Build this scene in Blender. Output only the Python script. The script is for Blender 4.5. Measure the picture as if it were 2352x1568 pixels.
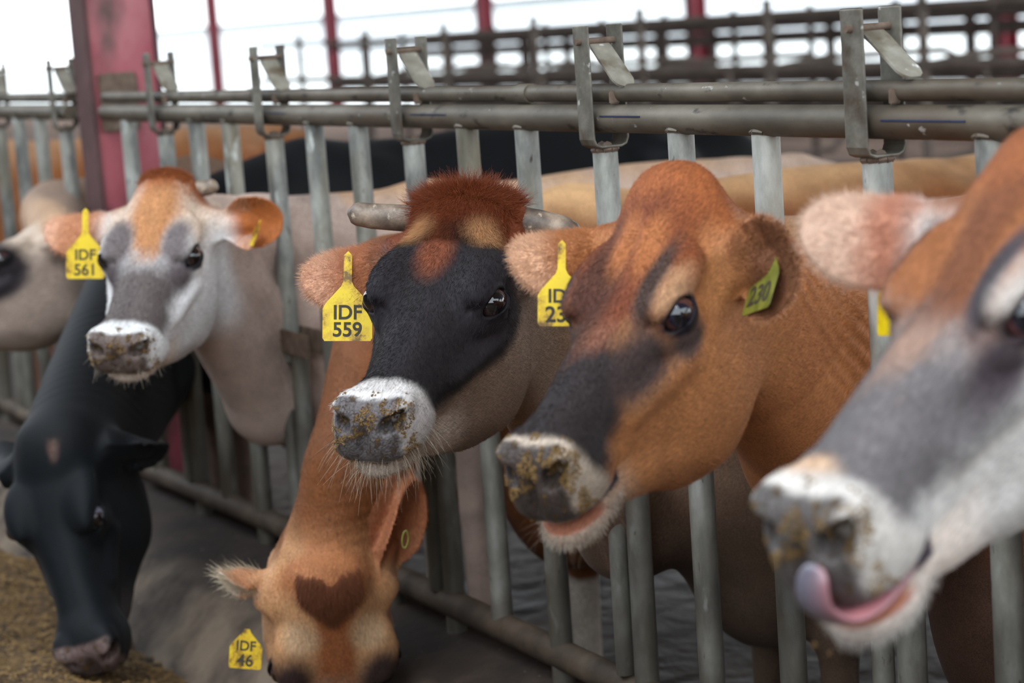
import bpy, math, random
import numpy as np
from mathutils import Vector, Matrix
for o in list(bpy.data.objects): bpy.data.objects.remove(o)
COL = bpy.context.scene.collection
rng = np.random.default_rng(7)
random.seed(7)

# ------------------------------------------------------------------ camera, sky, light, exposure
FPX, CXP, CYP = 4900.0, 1176.0, 784.0
def nrm(v):
    v = np.array(v, float); return v / np.linalg.norm(v)
_v1 = nrm([-2676, -546, FPX]); _dn = nrm([.071, 1, (2676 * .071 + 546) / FPX])
_wx = -_v1; _wz = -_dn; _wy = np.cross(_wz, _wx)
RC = np.array([_wx, _wy, _wz])                       # camera axes (right, down, forward) to world
_z0 = 10707. / 2885
CAM = np.array([0, 0, 1.36]) - RC @ np.array([(1385 - CXP) / FPX * _z0, (272 - CYP) / FPX * _z0, _z0])
def at(x, y, Z): return CAM + RC @ (np.array([(x - CXP) / FPX, (y - CYP) / FPX, 1.0]) * Z)
def onplane(x, y, ax, v):
    r = RC @ np.array([(x - CXP) / FPX, (y - CYP) / FPX, 1.0]); return CAM + r * (v - CAM[ax]) / r[ax]
IR, ID, IF = RC[:, 0], RC[:, 1], RC[:, 2]            # image right, down, forward as world vectors
cd = bpy.data.cameras.new('camera'); cam = bpy.data.objects.new('camera', cd); COL.objects.link(cam)
mw = Matrix.Identity(4)
for i in range(3):
    mw[i][0] = IR[i]; mw[i][1] = -ID[i]; mw[i][2] = -IF[i]; mw[i][3] = CAM[i]
cam.matrix_world = mw
cd.sensor_width = 36; cd.lens = FPX / 2352 * 36; cd.clip_start = .05; cd.clip_end = 400
cd.dof.use_dof = True; cd.dof.focus_distance = 3.38; cd.dof.aperture_fstop = 3.6; cd.dof.aperture_blades = 0
S = bpy.context.scene
S.camera = cam
S.view_settings.view_transform = 'Standard'; S.view_settings.look = 'None'
S.view_settings.exposure = 0.0; S.view_settings.gamma = 1.0; S.view_settings.use_curve_mapping = False

W = bpy.data.worlds.new('overcast_sky'); S.world = W; W.use_nodes = True
wn = W.node_tree.nodes; wl = W.node_tree.links
bg = wn['Background']
tc = wn.new('ShaderNodeTexCoord'); sx = wn.new('ShaderNodeSeparateXYZ'); cr = wn.new('ShaderNodeValToRGB')
wl.new(tc.outputs['Generated'], sx.inputs[0]); wl.new(sx.outputs['Z'], cr.inputs[0]); wl.new(cr.outputs[0], bg.inputs[0])
cr.color_ramp.elements[0].position = 0.0; cr.color_ramp.elements[0].color = (.93, .97, 1, 1)
cr.color_ramp.elements[1].position = 0.6; cr.color_ramp.elements[1].color = (.80, .90, 1, 1)
bg.inputs[1].default_value = 3.3
sun = bpy.data.lights.new('hazy_sun', 'SUN'); sun.energy = .7; sun.angle = math.radians(22); sun.color = (1, .96, .9)
so = bpy.data.objects.new('hazy_sun', sun); COL.objects.link(so); so.location = (4, -8, 9)
so.rotation_euler = Vector((.6, -.8, 1.6)).to_track_quat('Z', 'Y').to_euler()

# ------------------------------------------------------------------ helpers
def lin(c):
    c = np.array(c, float) / 255.0
    return np.where(c <= .04045, c / 12.92, ((c + .055) / 1.055) ** 2.4)
def link(o, parent=None, **kw):
    COL.objects.link(o)
    if parent is not None: o.parent = parent
    for k, v in kw.items():
        if v is not None: o[k] = v
    return o
def mesh_obj(name, verts, faces, mat, parent=None, smooth=False, **kw):
    me = bpy.data.meshes.new(name)
    me.from_pydata([tuple(map(float, v)) for v in verts], [], [tuple(map(int, f)) for f in faces]); me.update()
    if smooth: me.polygons.foreach_set('use_smooth', [True] * len(me.polygons))
    o = bpy.data.objects.new(name, me)
    for m in (mat if isinstance(mat, (list, tuple)) else [mat]): me.materials.append(m)
    return link(o, parent, **kw)
def empty(name, loc, **kw):
    o = bpy.data.objects.new(name, None); o.location = loc; o.empty_display_size = .1
    link(o, None, **kw); o['_base'] = 1; del o['_base']
    return o
class MB:
    """collects primitive shapes into one mesh, vertices in the frame of `org`"""
    def __init__(s, org=(0, 0, 0)): s.v = []; s.f = []; s.org = np.array(org, float)
    def add(s, v, f):
        b = len(s.v); s.v += [np.array(p, float) - s.org for p in v]; s.f += [tuple(i + b for i in q) for q in f]; return s
    def box(s, a, b, rot=None, piv=None, bev=0):
        a = np.array(a, float); b = np.array(b, float)
        if bev > 0:
            import bmesh
            bm = bmesh.new(); bmesh.ops.create_cube(bm, size=1)
            for v in bm.verts: v.co = Vector(((a + b) / 2 + np.array(v.co) * (b - a)).tolist())
            bmesh.ops.bevel(bm, geom=bm.edges[:], offset=bev, segments=2, affect='EDGES')
            bm.verts.index_update()
            vs = [np.array(v.co) for v in bm.verts]; fs = [[v.index for v in f.verts] for f in bm.faces]; bm.free()
        else:
            vs = [np.array([(a, b)[i][0], (a, b)[j][1], (a, b)[k][2]]) for i in (0, 1) for j in (0, 1) for k in (0, 1)]
            fs = [(0, 1, 3, 2), (4, 6, 7, 5), (0, 4, 5, 1), (2, 3, 7, 6), (0, 2, 6, 4), (1, 5, 7, 3)]
        if rot is not None:
            piv = np.array(piv if piv is not None else (a + b) / 2, float); vs = [piv + rot @ (v - piv) for v in vs]
        return s.add(vs, fs)
    def tube(s, pts, r, n=16, cap=True):
        pts = [np.array(p, float) for p in pts]; rs = r if isinstance(r, (list, tuple)) else [r] * len(pts)
        vs = []; up = None
        for i, p in enumerate(pts):
            t = nrm(pts[min(i + 1, len(pts) - 1)] - pts[max(i - 1, 0)])
            if up is None: up = np.cross(t, [0, 0, 1.0]) if abs(t[2]) < .9 else np.cross(t, [1.0, 0, 0])
            u = nrm(up - t * (up @ t)); w = np.cross(t, u); up = u
            for k in range(n):
                a = 2 * math.pi * k / n; vs.append(p + (u * math.cos(a) + w * math.sin(a)) * rs[i])
        fs = [(i * n + k, i * n + (k + 1) % n, (i + 1) * n + (k + 1) % n, (i + 1) * n + k) for i in range(len(pts) - 1) for k in range(n)]
        if cap: fs += [tuple(range(n))[::-1], tuple((len(pts) - 1) * n + k for k in range(n))]
        return s.add(vs, fs)
    def build(s, name, mat, parent=None, smooth=True, **kw):
        o = mesh_obj(name, s.v, s.f, mat, parent, **kw)
        if smooth:
            me = o.data; me.polygons.foreach_set('use_smooth', [True] * len(me.polygons))
            try: me.set_sharp_from_angle(angle=math.radians(38))
            except Exception: pass
        return o
def rotm(ax, a):
    return np.array(Matrix.Rotation(a, 3, Vector(ax)))

# ------------------------------------------------------------------ materials
def newmat(name):
    m = bpy.data.materials.new(name); m.use_nodes = True
    nt = m.node_tree; return m, nt.nodes, nt.links, nt.nodes['Principled BSDF']
def noise_mat(name, stops, scale=8, rough=.6, metal=0, bump=.0, bscale=40, detail=8, stretch=(1, 1, 1), rrange=None, spots=None, bdist=.01):
    """stops: list of (pos, srgb); spots: (srgb, scale, lo, hi) extra dirt layer"""
    m, N, L, P = newmat(name)
    g = N.new('ShaderNodeNewGeometry'); mp = N.new('ShaderNodeMapping'); mp.inputs['Scale'].default_value = stretch
    L.new(g.outputs['Position'], mp.inputs[0])
    nz = N.new('ShaderNodeTexNoise'); nz.inputs['Scale'].default_value = scale; nz.inputs['Detail'].default_value = detail
    nz.inputs['Roughness'].default_value = .62
    L.new(mp.outputs[0], nz.inputs['Vector'])
    r = N.new('ShaderNodeValToRGB'); e = r.color_ramp.elements
    while len(e) < len(stops): e.new(.5)
    for i, (p, c) in enumerate(stops): e[i].position = p; e[i].color = (*lin(c), 1)
    L.new(nz.outputs[0], r.inputs[0]); out = r.outputs[0]
    for sp in (spots or []):
        c, sc, lo, hi = sp
        n2 = N.new('ShaderNodeTexNoise'); n2.inputs['Scale'].default_value = sc; n2.inputs['Detail'].default_value = 6
        L.new(mp.outputs[0], n2.inputs['Vector'])
        mr = N.new('ShaderNodeMapRange'); mr.inputs[1].default_value = lo; mr.inputs[2].default_value = hi
        L.new(n2.outputs[0], mr.inputs[0])
        mx = N.new('ShaderNodeMixRGB'); mx.inputs[2].default_value = (*lin(c), 1)
        L.new(mr.outputs[0], mx.inputs[0]); L.new(out, mx.inputs[1]); out = mx.outputs[0]
    L.new(out, P.inputs['Base Color']); P.inputs['Roughness'].default_value = rough; P.inputs['Metallic'].default_value = metal
    if rrange:
        mr = N.new('ShaderNodeMapRange'); mr.inputs[3].default_value = rrange[0]; mr.inputs[4].default_value = rrange[1]
        L.new(nz.outputs[0], mr.inputs[0]); L.new(mr.outputs[0], P.inputs['Roughness'])
    if bump:
        n3 = N.new('ShaderNodeTexNoise'); n3.inputs['Scale'].default_value = bscale; n3.inputs['Detail'].default_value = 6
        L.new(mp.outputs[0], n3.inputs['Vector'])
        b = N.new('ShaderNodeBump'); b.inputs['Strength'].default_value = bump; b.inputs['Distance'].default_value = bdist
        L.new(n3.outputs[0], b.inputs['Height']); L.new(b.outputs[0], P.inputs['Normal'])
    return m
M_post = noise_mat('galvanised_post', [(.3, (70, 72, 72)), (.44, (116, 118, 114)), (.54, (156, 157, 150)), (.66, (190, 192, 186)), (.8, (214, 214, 206))], scale=11, rough=.42, metal=.12,
                   bump=.15, bscale=120, bdist=.002, stretch=(1, 1, .35), rrange=(.3, .65), spots=[((104, 92, 62), 7, .52, .75), ((196, 200, 196), 26, .62, .7), ((58, 52, 46), 70, .66, .74)])
M_rail = noise_mat('grimy_rail', [(.25, (62, 56, 48)), (.5, (98, 90, 78)), (.75, (130, 122, 108))], scale=9, rough=.55, metal=.3, bump=.2, bscale=90, bdist=.002,
                   stretch=(.5, 1, 1), spots=[((70, 52, 34), 5, .5, .75), ((168, 166, 160), 60, .69, .74), ((50, 44, 38), 40, .6, .7)])
M_brack = noise_mat('bracket_steel', [(.3, (78, 74, 66)), (.5, (112, 108, 98)), (.7, (142, 138, 126))], scale=16, rough=.5, metal=.3, bump=.25, bscale=140, bdist=.002,
                    spots=[((196, 194, 188), 45, .66, .73), ((70, 54, 40), 12, .58, .72)])
M_flap = noise_mat('latch_plate_steel', [(.3, (120, 115, 104)), (.55, (152, 147, 134)), (.75, (180, 176, 164))], scale=18, rough=.5, metal=.25, bump=.2, bscale=150, bdist=.002,
                   spots=[((90, 74, 52), 14, .58, .72), ((225, 224, 220), 40, .7, .74)])
M_rust = noise_mat('rusty_steel', [(.3, (84, 68, 56)), (.6, (122, 104, 90)), (.8, (150, 136, 122))], scale=30, rough=.7, metal=.15, bump=.3, bscale=160, bdist=.002)
M_lowrail = noise_mat('manure_stained_rail', [(.3, (52, 42, 33)), (.55, (82, 68, 54)), (.8, (106, 93, 77))], scale=10, rough=.7, metal=.1, bump=.4, bscale=70, bdist=.004,
                      spots=[((42, 32, 24), 6, .5, .7)])
M_red = noise_mat('red_painted_steel', [(.3, (138, 56, 64)), (.5, (168, 84, 94)), (.7, (186, 118, 124))], scale=3.5, rough=.55, bump=.2, bscale=40, bdist=.003, stretch=(1, 1, .6),
                  spots=[((96, 70, 66), 5, .56, .72), ((70, 28, 34), 9, .6, .75)])
M_redbg = noise_mat('far_red_steel', [(.3, (140, 44, 60)), (.7, (170, 70, 84))], scale=2, rough=.6)
M_flange = noise_mat('rusted_flange', [(.3, (62, 40, 40)), (.6, (88, 58, 58)), (.8, (104, 76, 74))], scale=6, rough=.7, bump=.3, bscale=50)
M_curb = noise_mat('curb_concrete', [(.3, (48, 36, 28)), (.5, (74, 58, 47)), (.7, (100, 84, 70))], scale=5, rough=.85, bump=.5, bscale=30, bdist=.01,
                   spots=[((44, 32, 24), 3, .5, .68), ((160, 150, 140), 50, .7, .76)])
M_floor = noise_mat('wet_concrete_floor', [(.3, (36, 30, 26)), (.55, (62, 52, 46)), (.75, (92, 82, 76))], scale=2.2, rough=.5, bump=.7, bscale=9, bdist=.03, rrange=(.2, .8),
                    spots=[((54, 40, 30), 1.3, .5, .66)])
M_dirt = noise_mat('dry_dirt_bedding', [(.3, (112, 84, 68)), (.5, (146, 114, 96)), (.7, (168, 138, 118))], scale=1.8, rough=.95, bump=.6, bscale=8, bdist=.04)
M_yard = noise_mat('pale_yard_concrete', [(.3, (205, 204, 196)), (.7, (226, 226, 222))], scale=.6, rough=.9)
M_darkwood = noise_mat('dark_stall_steel', [(.3, (58, 48, 44)), (.6, (88, 76, 70)), (.8, (110, 96, 88))], scale=4, rough=.7)
M_midsteel = noise_mat('weathered_stall_pipe', [(.3, (96, 84, 76)), (.6, (130, 118, 108)), (.8, (158, 148, 140))], scale=6, rough=.6, metal=.2)
M_white = noise_mat('white_cladding', [(.3, (222, 226, 228)), (.7, (236, 238, 240))], scale=1.2, rough=.7)
M_roof = noise_mat('roof_sheet', [(.3, (120, 122, 124)), (.7, (150, 152, 152))], scale=1.2, rough=.6)
M_roofpale = noise_mat('pale_roof_sheet', [(.3, (110, 114, 116)), (.7, (132, 135, 136))], scale=1.2, rough=.6)
M_feed = noise_mat('silage', [(.25, (40, 27, 14)), (.45, (74, 53, 27)), (.6, (104, 78, 42)), (.8, (136, 106, 62))], scale=38, rough=.9, bump=.9, bscale=90, bdist=.012,
                   spots=[((48, 34, 18), 6, .48, .68)])
M_chip = noise_mat('feed_flake', [(.3, (92, 68, 36)), (.5, (128, 98, 54)), (.7, (158, 130, 82))], scale=60, rough=.85)
M_ink = noise_mat('tag_ink', [(.3, (44, 40, 34)), (.6, (70, 62, 44))], scale=90, rough=.7)
M_marker = noise_mat('blue_marker_line', [(.4, (24, 34, 66)), (.6, (40, 52, 88))], scale=40, rough=.6)
def tagmat():
    m, N, L, P = newmat('yellow_tag_plastic')
    g = N.new('ShaderNodeNewGeometry')
    a = N.new('ShaderNodeTexNoise'); a.inputs['Scale'].default_value = 55; a.inputs['Detail'].default_value = 8; a.inputs['Roughness'].default_value = .75
    L.new(g.outputs['Position'], a.inputs['Vector'])
    r = N.new('ShaderNodeValToRGB'); e = r.color_ramp.elements
    e[0].position = .47; e[0].color = (*lin((116, 84, 22)), 1); e[1].position = .64; e[1].color = (*lin((238, 206, 20)), 1)
    x = e.new(.54); x.color = (*lin((212, 172, 24)), 1)
    b = N.new('ShaderNodeTexNoise'); b.inputs['Scale'].default_value = 18; L.new(g.outputs['Position'], b.inputs['Vector'])
    ad = N.new('ShaderNodeMath'); ad.operation = 'MULTIPLY_ADD'; ad.inputs[1].default_value = .55; ad.inputs[2].default_value = 0
    L.new(b.outputs[0], ad.inputs[0])
    ad2 = N.new('ShaderNodeMath'); ad2.operation = 'MULTIPLY_ADD'; ad2.inputs[1].default_value = .6
    L.new(a.outputs[0], ad2.inputs[0]); L.new(ad.outputs[0], ad2.inputs[2])
    L.new(ad2.outputs[0], r.inputs[0]); L.new(r.outputs[0], P.inputs['Base Color'])
    P.inputs['Roughness'].default_value = .4; P.inputs['Transmission Weight'].default_value = 0
    P.inputs['Subsurface Weight'].default_value = .15; P.inputs['Subsurface Radius'].default_value = (.01, .008, .002)
    return m
M_tag = tagmat()
def coatmat():
    m, N, L, P = newmat('cow_coat')
    at_ = N.new('ShaderNodeAttribute'); at_.attribute_name = 'col'
    am = N.new('ShaderNodeAttribute'); am.attribute_name = 'wet'
    ah = N.new('ShaderNodeAttribute'); ah.attribute_name = 'huv'
    mp = N.new('ShaderNodeMapping'); mp.inputs['Scale'].default_value = (1, 5.5, 5.5); L.new(ah.outputs['Vector'], mp.inputs[0])
    nz = N.new('ShaderNodeTexNoise'); nz.inputs['Scale'].default_value = 75; nz.inputs['Detail'].default_value = 5; L.new(mp.outputs[0], nz.inputs['Vector'])
    nf = N.new('ShaderNodeTexNoise'); nf.inputs['Scale'].default_value = 22; nf.inputs['Detail'].default_value = 6; L.new(ah.outputs['Vector'], nf.inputs['Vector'])
    mr = N.new('ShaderNodeMapRange'); mr.inputs[1].default_value = .3; mr.inputs[2].default_value = .7; mr.inputs[3].default_value = .70; mr.inputs[4].default_value = 1.28
    L.new(nz.outputs[0], mr.inputs[0])
    mr2 = N.new('ShaderNodeMapRange'); mr2.inputs[1].default_value = .3; mr2.inputs[2].default_value = .7; mr2.inputs[3].default_value = .86; mr2.inputs[4].default_value = 1.12
    L.new(nf.outputs[0], mr2.inputs[0])
    mu = N.new('ShaderNodeMath'); mu.operation = 'MULTIPLY'; L.new(mr.outputs[0], mu.inputs[0]); L.new(mr2.outputs[0], mu.inputs[1])
    vm = N.new('ShaderNodeVectorMath'); vm.operation = 'SCALE'; L.new(at_.outputs['Color'], vm.inputs[0]); L.new(mu.outputs[0], vm.inputs['Scale'])
    # muzzle skin: fine cobbled cells and clinging feed
    vo = N.new('ShaderNodeTexVoronoi'); vo.inputs['Scale'].default_value = 260; L.new(ah.outputs['Vector'], vo.inputs['Vector'])
    fn = N.new('ShaderNodeTexNoise'); fn.inputs['Scale'].default_value = 58; fn.inputs['Detail'].default_value = 9; fn.inputs['Roughness'].default_value = .72
    L.new(ah.outputs['Vector'], fn.inputs['Vector'])
    fr = N.new('ShaderNodeMapRange'); fr.inputs[1].default_value = .525; fr.inputs[2].default_value = .60; L.new(fn.outputs[0], fr.inputs[0])
    fm = N.new('ShaderNodeMath'); fm.operation = 'MULTIPLY'; L.new(fr.outputs[0], fm.inputs[0]); L.new(am.outputs['Fac'], fm.inputs[1])
    mx = N.new('ShaderNodeMixRGB'); mx.inputs[2].default_value = (*lin((110, 84, 50)), 1)
    L.new(fm.outputs[0], mx.inputs[0]); L.new(vm.outputs[0], mx.inputs[1]); L.new(mx.outputs[0], P.inputs['Base Color'])
    # roughness
    rr = N.new('ShaderNodeMapRange'); rr.inputs[3].default_value = .62; rr.inputs[4].default_value = .33; L.new(am.outputs['Fac'], rr.inputs[0])
    ra = N.new('ShaderNodeMath'); ra.operation = 'MULTIPLY_ADD'; ra.inputs[1].default_value = .45; L.new(fm.outputs[0], ra.inputs[0]); L.new(rr.outputs[0], ra.inputs[2])
    L.new(ra.outputs[0], P.inputs['Roughness'])
    P.inputs['Sheen Weight'].default_value = .04; P.inputs['Sheen Roughness'].default_value = .5
    P.inputs['Specular IOR Level'].default_value = .18
    b1 = N.new('ShaderNodeBump'); b1.inputs['Strength'].default_value = .13; b1.inputs['Distance'].default_value = .003
    L.new(nz.outputs[0], b1.inputs['Height'])
    vs = N.new('ShaderNodeMath'); vs.operation = 'MULTIPLY'; L.new(vo.outputs['Distance'], vs.inputs[0]); L.new(am.outputs['Fac'], vs.inputs[1])
    b2 = N.new('ShaderNodeBump'); b2.inputs['Strength'].default_value = .45; b2.inputs['Distance'].default_value = .003; b2.invert = True
    L.new(vs.outputs[0], b2.inputs['Height']); L.new(b1.outputs[0], b2.inputs['Normal'])
    b3 = N.new('ShaderNodeBump'); b3.inputs['Strength'].default_value = .8; b3.inputs['Distance'].default_value = .004
    L.new(fm.outputs[0], b3.inputs['Height']); L.new(b2.outputs[0], b3.inputs['Normal']); L.new(b3.outputs[0], P.inputs['Normal'])
    return m
M_coat = coatmat()
def hairmat():
    m, N, L, P = newmat('cow_hair')
    a = N.new('ShaderNodeAttribute'); a.attribute_name = 'col'; L.new(a.outputs['Color'], P.inputs['Base Color'])
    P.inputs['Roughness'].default_value = .5; P.inputs['Specular IOR Level'].default_value = .3
    return m
M_hair = hairmat()
def vcolmat(name, rough, coat=0., spec=.5, sss=0):
    m, N, L, P = newmat(name)
    a = N.new('ShaderNodeAttribute'); a.attribute_name = 'col'; L.new(a.outputs['Color'], P.inputs['Base Color'])
    P.inputs['Roughness'].default_value = rough; P.inputs['Coat Weight'].default_value = coat; P.inputs['Coat Roughness'].default_value = .03
    P.inputs['Specular IOR Level'].default_value = spec
    if sss: P.inputs['Subsurface Weight'].default_value = sss; P.inputs['Subsurface Radius'].default_value = (.02, .008, .005)
    return m
M_eye = vcolmat('wet_eye', .08, 1.0)
M_tongue = vcolmat('wet_tongue', .3, .5, sss=.1)
M_horn = noise_mat('horn_keratin', [(.3, (70, 60, 54)), (.5, (120, 104, 90)), (.7, (168, 148, 128))], scale=26, rough=.45, bump=.3, bscale=120, bdist=.002, stretch=(1, 1, 1),
                   spots=[((196, 180, 158), 60, .62, .72)])

M_kerb = noise_mat('stained_kerb', [(.3, (30, 22, 17)), (.5, (50, 38, 30)), (.7, (72, 58, 48))], scale=5, rough=.85, bump=.5, bscale=30, bdist=.01, spots=[((38, 28, 22), 3, .5, .68), ((160, 150, 140), 50, .7, .76)])
_N = M_kerb.node_tree.nodes; _L = M_kerb.node_tree.links; _P = _N['Principled BSDF']; _src = _P.inputs['Base Color'].links[0].from_socket
_g = _N.new('ShaderNodeNewGeometry'); _s = _N.new('ShaderNodeSeparateXYZ'); _L.new(_g.outputs['Position'], _s.inputs[0])
_a = _N.new('ShaderNodeMapRange'); _a.inputs[1].default_value = -.16; _a.inputs[2].default_value = -.24; _L.new(_s.outputs['Y'], _a.inputs[0])
_n = _N.new('ShaderNodeTexNoise'); _n.inputs['Scale'].default_value = 6; _n.inputs['Detail'].default_value = 7; _L.new(_g.outputs['Position'], _n.inputs['Vector'])
_b = _N.new('ShaderNodeMapRange'); _b.inputs[1].default_value = .38; _b.inputs[2].default_value = .62; _L.new(_n.outputs[0], _b.inputs[0])
_m = _N.new('ShaderNodeMath'); _m.operation = 'MULTIPLY'; _L.new(_a.outputs[0], _m.inputs[0]); _L.new(_b.outputs[0], _m.inputs[1])
_x = _N.new('ShaderNodeMixRGB'); _x.inputs[2].default_value = (*lin((118, 102, 86)), 1); _L.new(_m.outputs[0], _x.inputs[0]); _L.new(_src, _x.inputs[1]); _L.new(_x.outputs[0], _P.inputs['Base Color'])

def ground_dirt(mat, col, z0, z1):
    """splashed dirt that thickens toward the ground"""
    N = mat.node_tree.nodes; L = mat.node_tree.links; P = N['Principled BSDF']; src = P.inputs['Base Color'].links[0].from_socket
    g = N.new('ShaderNodeNewGeometry'); s = N.new('ShaderNodeSeparateXYZ'); L.new(g.outputs['Position'], s.inputs[0])
    n = N.new('ShaderNodeTexNoise'); n.inputs['Scale'].default_value = 9; n.inputs['Detail'].default_value = 7; L.new(g.outputs['Position'], n.inputs['Vector'])
    a = N.new('ShaderNodeMath'); a.operation = 'MULTIPLY_ADD'; a.inputs[1].default_value = .9; L.new(n.outputs[0], a.inputs[0]); L.new(s.outputs['Z'], a.inputs[2])
    m = N.new('ShaderNodeMapRange'); m.inputs[1].default_value = z1 + .45; m.inputs[2].default_value = z0 + .45; m.inputs[4].default_value = .85; L.new(a.outputs[0], m.inputs[0])
    x = N.new('ShaderNodeMixRGB'); x.inputs[2].default_value = (*lin(col), 1); L.new(m.outputs[0], x.inputs[0]); L.new(src, x.inputs[1]); L.new(x.outputs[0], P.inputs['Base Color'])
ground_dirt(M_post, (80, 73, 62), .35, 1.10)

# ------------------------------------------------------------------ barn setting
def setbox(name, a, b, mat, kind='structure', **kw):
    m = MB(); m.box(a, b); return m.build(name, mat, None, smooth=False, kind=kind, **kw)
def grid_mesh(name, x0, x1, y0, y1, nx, ny, zf, mat, **kw):
    X, Y = np.meshgrid(np.linspace(x0, x1, nx), np.linspace(y0, y1, ny), indexing='ij'); Zv = zf(X, Y)
    V = np.stack([X, Y, Zv], -1).reshape(-1, 3); idx = np.arange(nx * ny).reshape(nx, ny)
    Fq = np.stack([idx[:-1, :-1], idx[1:, :-1], idx[1:, 1:], idx[:-1, 1:]], -1).reshape(-1, 4)
    return mesh_obj(name, V, Fq, mat, None, smooth=True, **kw)
def vnoise2(x, y, s, seed=0):
    r = np.random.default_rng(seed); T = r.random((64, 64)); x = x * s + 17.3; y = y * s + 5.1
    xi = np.floor(x).astype(int); yi = np.floor(y).astype(int); fx = x - xi; fy = y - yi
    fx = fx * fx * (3 - 2 * fx); fy = fy * fy * (3 - 2 * fy)
    g = lambda a, b: T[a % 64, b % 64]
    return (g(xi, yi) * (1 - fx) + g(xi + 1, yi) * fx) * (1 - fy) + (g(xi, yi + 1) * (1 - fx) + g(xi + 1, yi + 1) * fx) * fy
grid_mesh('floor', -60, 16, .12, 13.2, 300, 90, lambda X, Y: .012 * vnoise2(X, Y, 3) - .02 + .05*np.clip((Y-3.4)/.5,0,1), M_floor, kind='structure')
grid_mesh('floor_bedding', -60, 16, 3.4, 12.3, 90, 40, lambda X, Y: .09 * vnoise2(X, Y, .9) + .1 * np.clip((Y - 3.4) / 1.2, 0, 1) - .04, M_dirt, kind='structure')
setbox('floor_outside', (-240, 13.0, -.12), (160, 130, -.02), M_yard)
setbox('ground_feed_side', (-60, -30, -.12), (6, -.3, .02), M_curb)
setbox('ground_yard', (6, -60, -.12), (80, 14, .0), M_curb)
setbox('wall_end_light_blocker', (4.6, -12, 0), (4.8, 14, 1.7), M_darkwood)  # unseen low end wall, added to hold back light from the side
# kerb under the headlocks, rounded edge toward the feed table
prof = [(-.48, .0), (-.40, .05), (-.33, .13), (-.26, .20), (-.19, .245), (-.12, .262), (0, .268), (.13, .268), (.16, .25), (.165, -.05), (-.48, -.05)]
kx = np.linspace(-12, 5, 240); kv = []
for i, x in enumerate(kx):
    for j, (y, z) in enumerate(prof):
        d = .014 * (float(vnoise2(np.array(x * 1.0), np.array(y * 3.0 + 3), 3.0, 3)) - .5) if j < 9 else 0
        kv.append((x, y + d, z + d))
npf = len(prof)
kf = [(i * npf + j, (i + 1) * npf + j, (i + 1) * npf + (j + 1) % npf, i * npf + (j + 1) % npf) for i in range(len(kx) - 1) for j in range(npf)]
mesh_obj('kerb', kv, kf, M_kerb, None, smooth=True, kind='structure')
# roof sheets over the stalls, open toward the feed lane
rf = MB(); rf.box((-60, -1.0, 4.6), (4.6, 6.3, 4.65)); rf.box((-60, 6.3, 4.6), (4.6, 14.2, 4.65)); rf.build('roof', M_roof, None, smooth=False, kind='structure')
rf = MB(); rf.box((-60, -16, 3.9), (2.2, -4.4, 3.95)); rf.build('roof_light_blocker', M_roof, None, smooth=False, kind='structure')  # unseen roof, added to cut low light from the front
setbox('wall_light_blocker', (-60, -5.7, 0), (2.2, -5.5, 2.6), M_darkwood)  # unseen wall, added to block low light across the lane
# ------------------------------------------------------------------ far side of the barn
for i in range(7):
    Xv = 1 / (5.007e-4 - i * .5955e-4 + .5955e-4); x = Xv - 1500
    p = onplane(x, 150, 1, 13.0)
    m = MB((p[0], 13, 0)); m.box((p[0] - .11, 12.9, 0), (p[0] + .11, 12.92, 4.6)); m.box((p[0] - .11, 13.08, 0), (p[0] + .11, 13.1, 4.6)); m.box((p[0] - .01, 12.92, 0), (p[0] + .01, 13.08, 4.6))
    o = m.build('red_column', M_redbg, None, smooth=False, category='column', group='red columns along the far side',
                label='thin red steel column in the blurred row along the far side of the barn'); o.location = (p[0], 13, 0)
# far rail wall : dark band of boards above a low wall, bright gaps between
t = empty('far_stall_fence', (-10, 12.4, 0), label='long dark blurred stall barrier at the far side with bright gaps', category='barrier')
def part(mb, name, mat, parent, **kw):
    o = mb.build(name, mat, parent, **kw); o.matrix_parent_inverse = Matrix.Translation(-Vector(parent.location)); return o
m = MB(); m.box((-26, 12.36, .02), (16, 12.48, .62)); part(m, 'low_wall', M_darkwood, t, smooth=False)
m = MB(); m.box((-26, 12.38, 1.08), (16, 12.44, 1.22)); part(m, 'board', M_darkwood, t, smooth=False)
m = MB(); m.box((-26, 12.38, 1.25), (16, 12.44, 1.37)); part(m, 'board', M_darkwood, t, smooth=False)
for i, x in enumerate(np.arange(-25, 15, 1.15)):
    w = .05 + .10 * random.random(); m = MB(); m.box((x - w, 12.34, .6), (x + w, 12.40, 1.40)); part(m, 'upright', M_darkwood, t, smooth=False)
# white building and its corrugated eaves beyond
t = empty('white_shed', (-100, 50, 0), label='long white shed beyond the barn with a pale corrugated roof edge', category='building')
m = MB(); m.box((-160, 50, -.1), (-52, 50.4, 2.34)); part(m, 'wall', M_white, t, smooth=False)
m = MB()
for i in range(216): m.tube([(-160 + i * .5, 49.4, 2.42), (-160 + i * .5, 56, 2.62)], .22, 6)
part(m, 'corrugated_roof', M_roofpale, t, smooth=False, kind='stuff')
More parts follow.
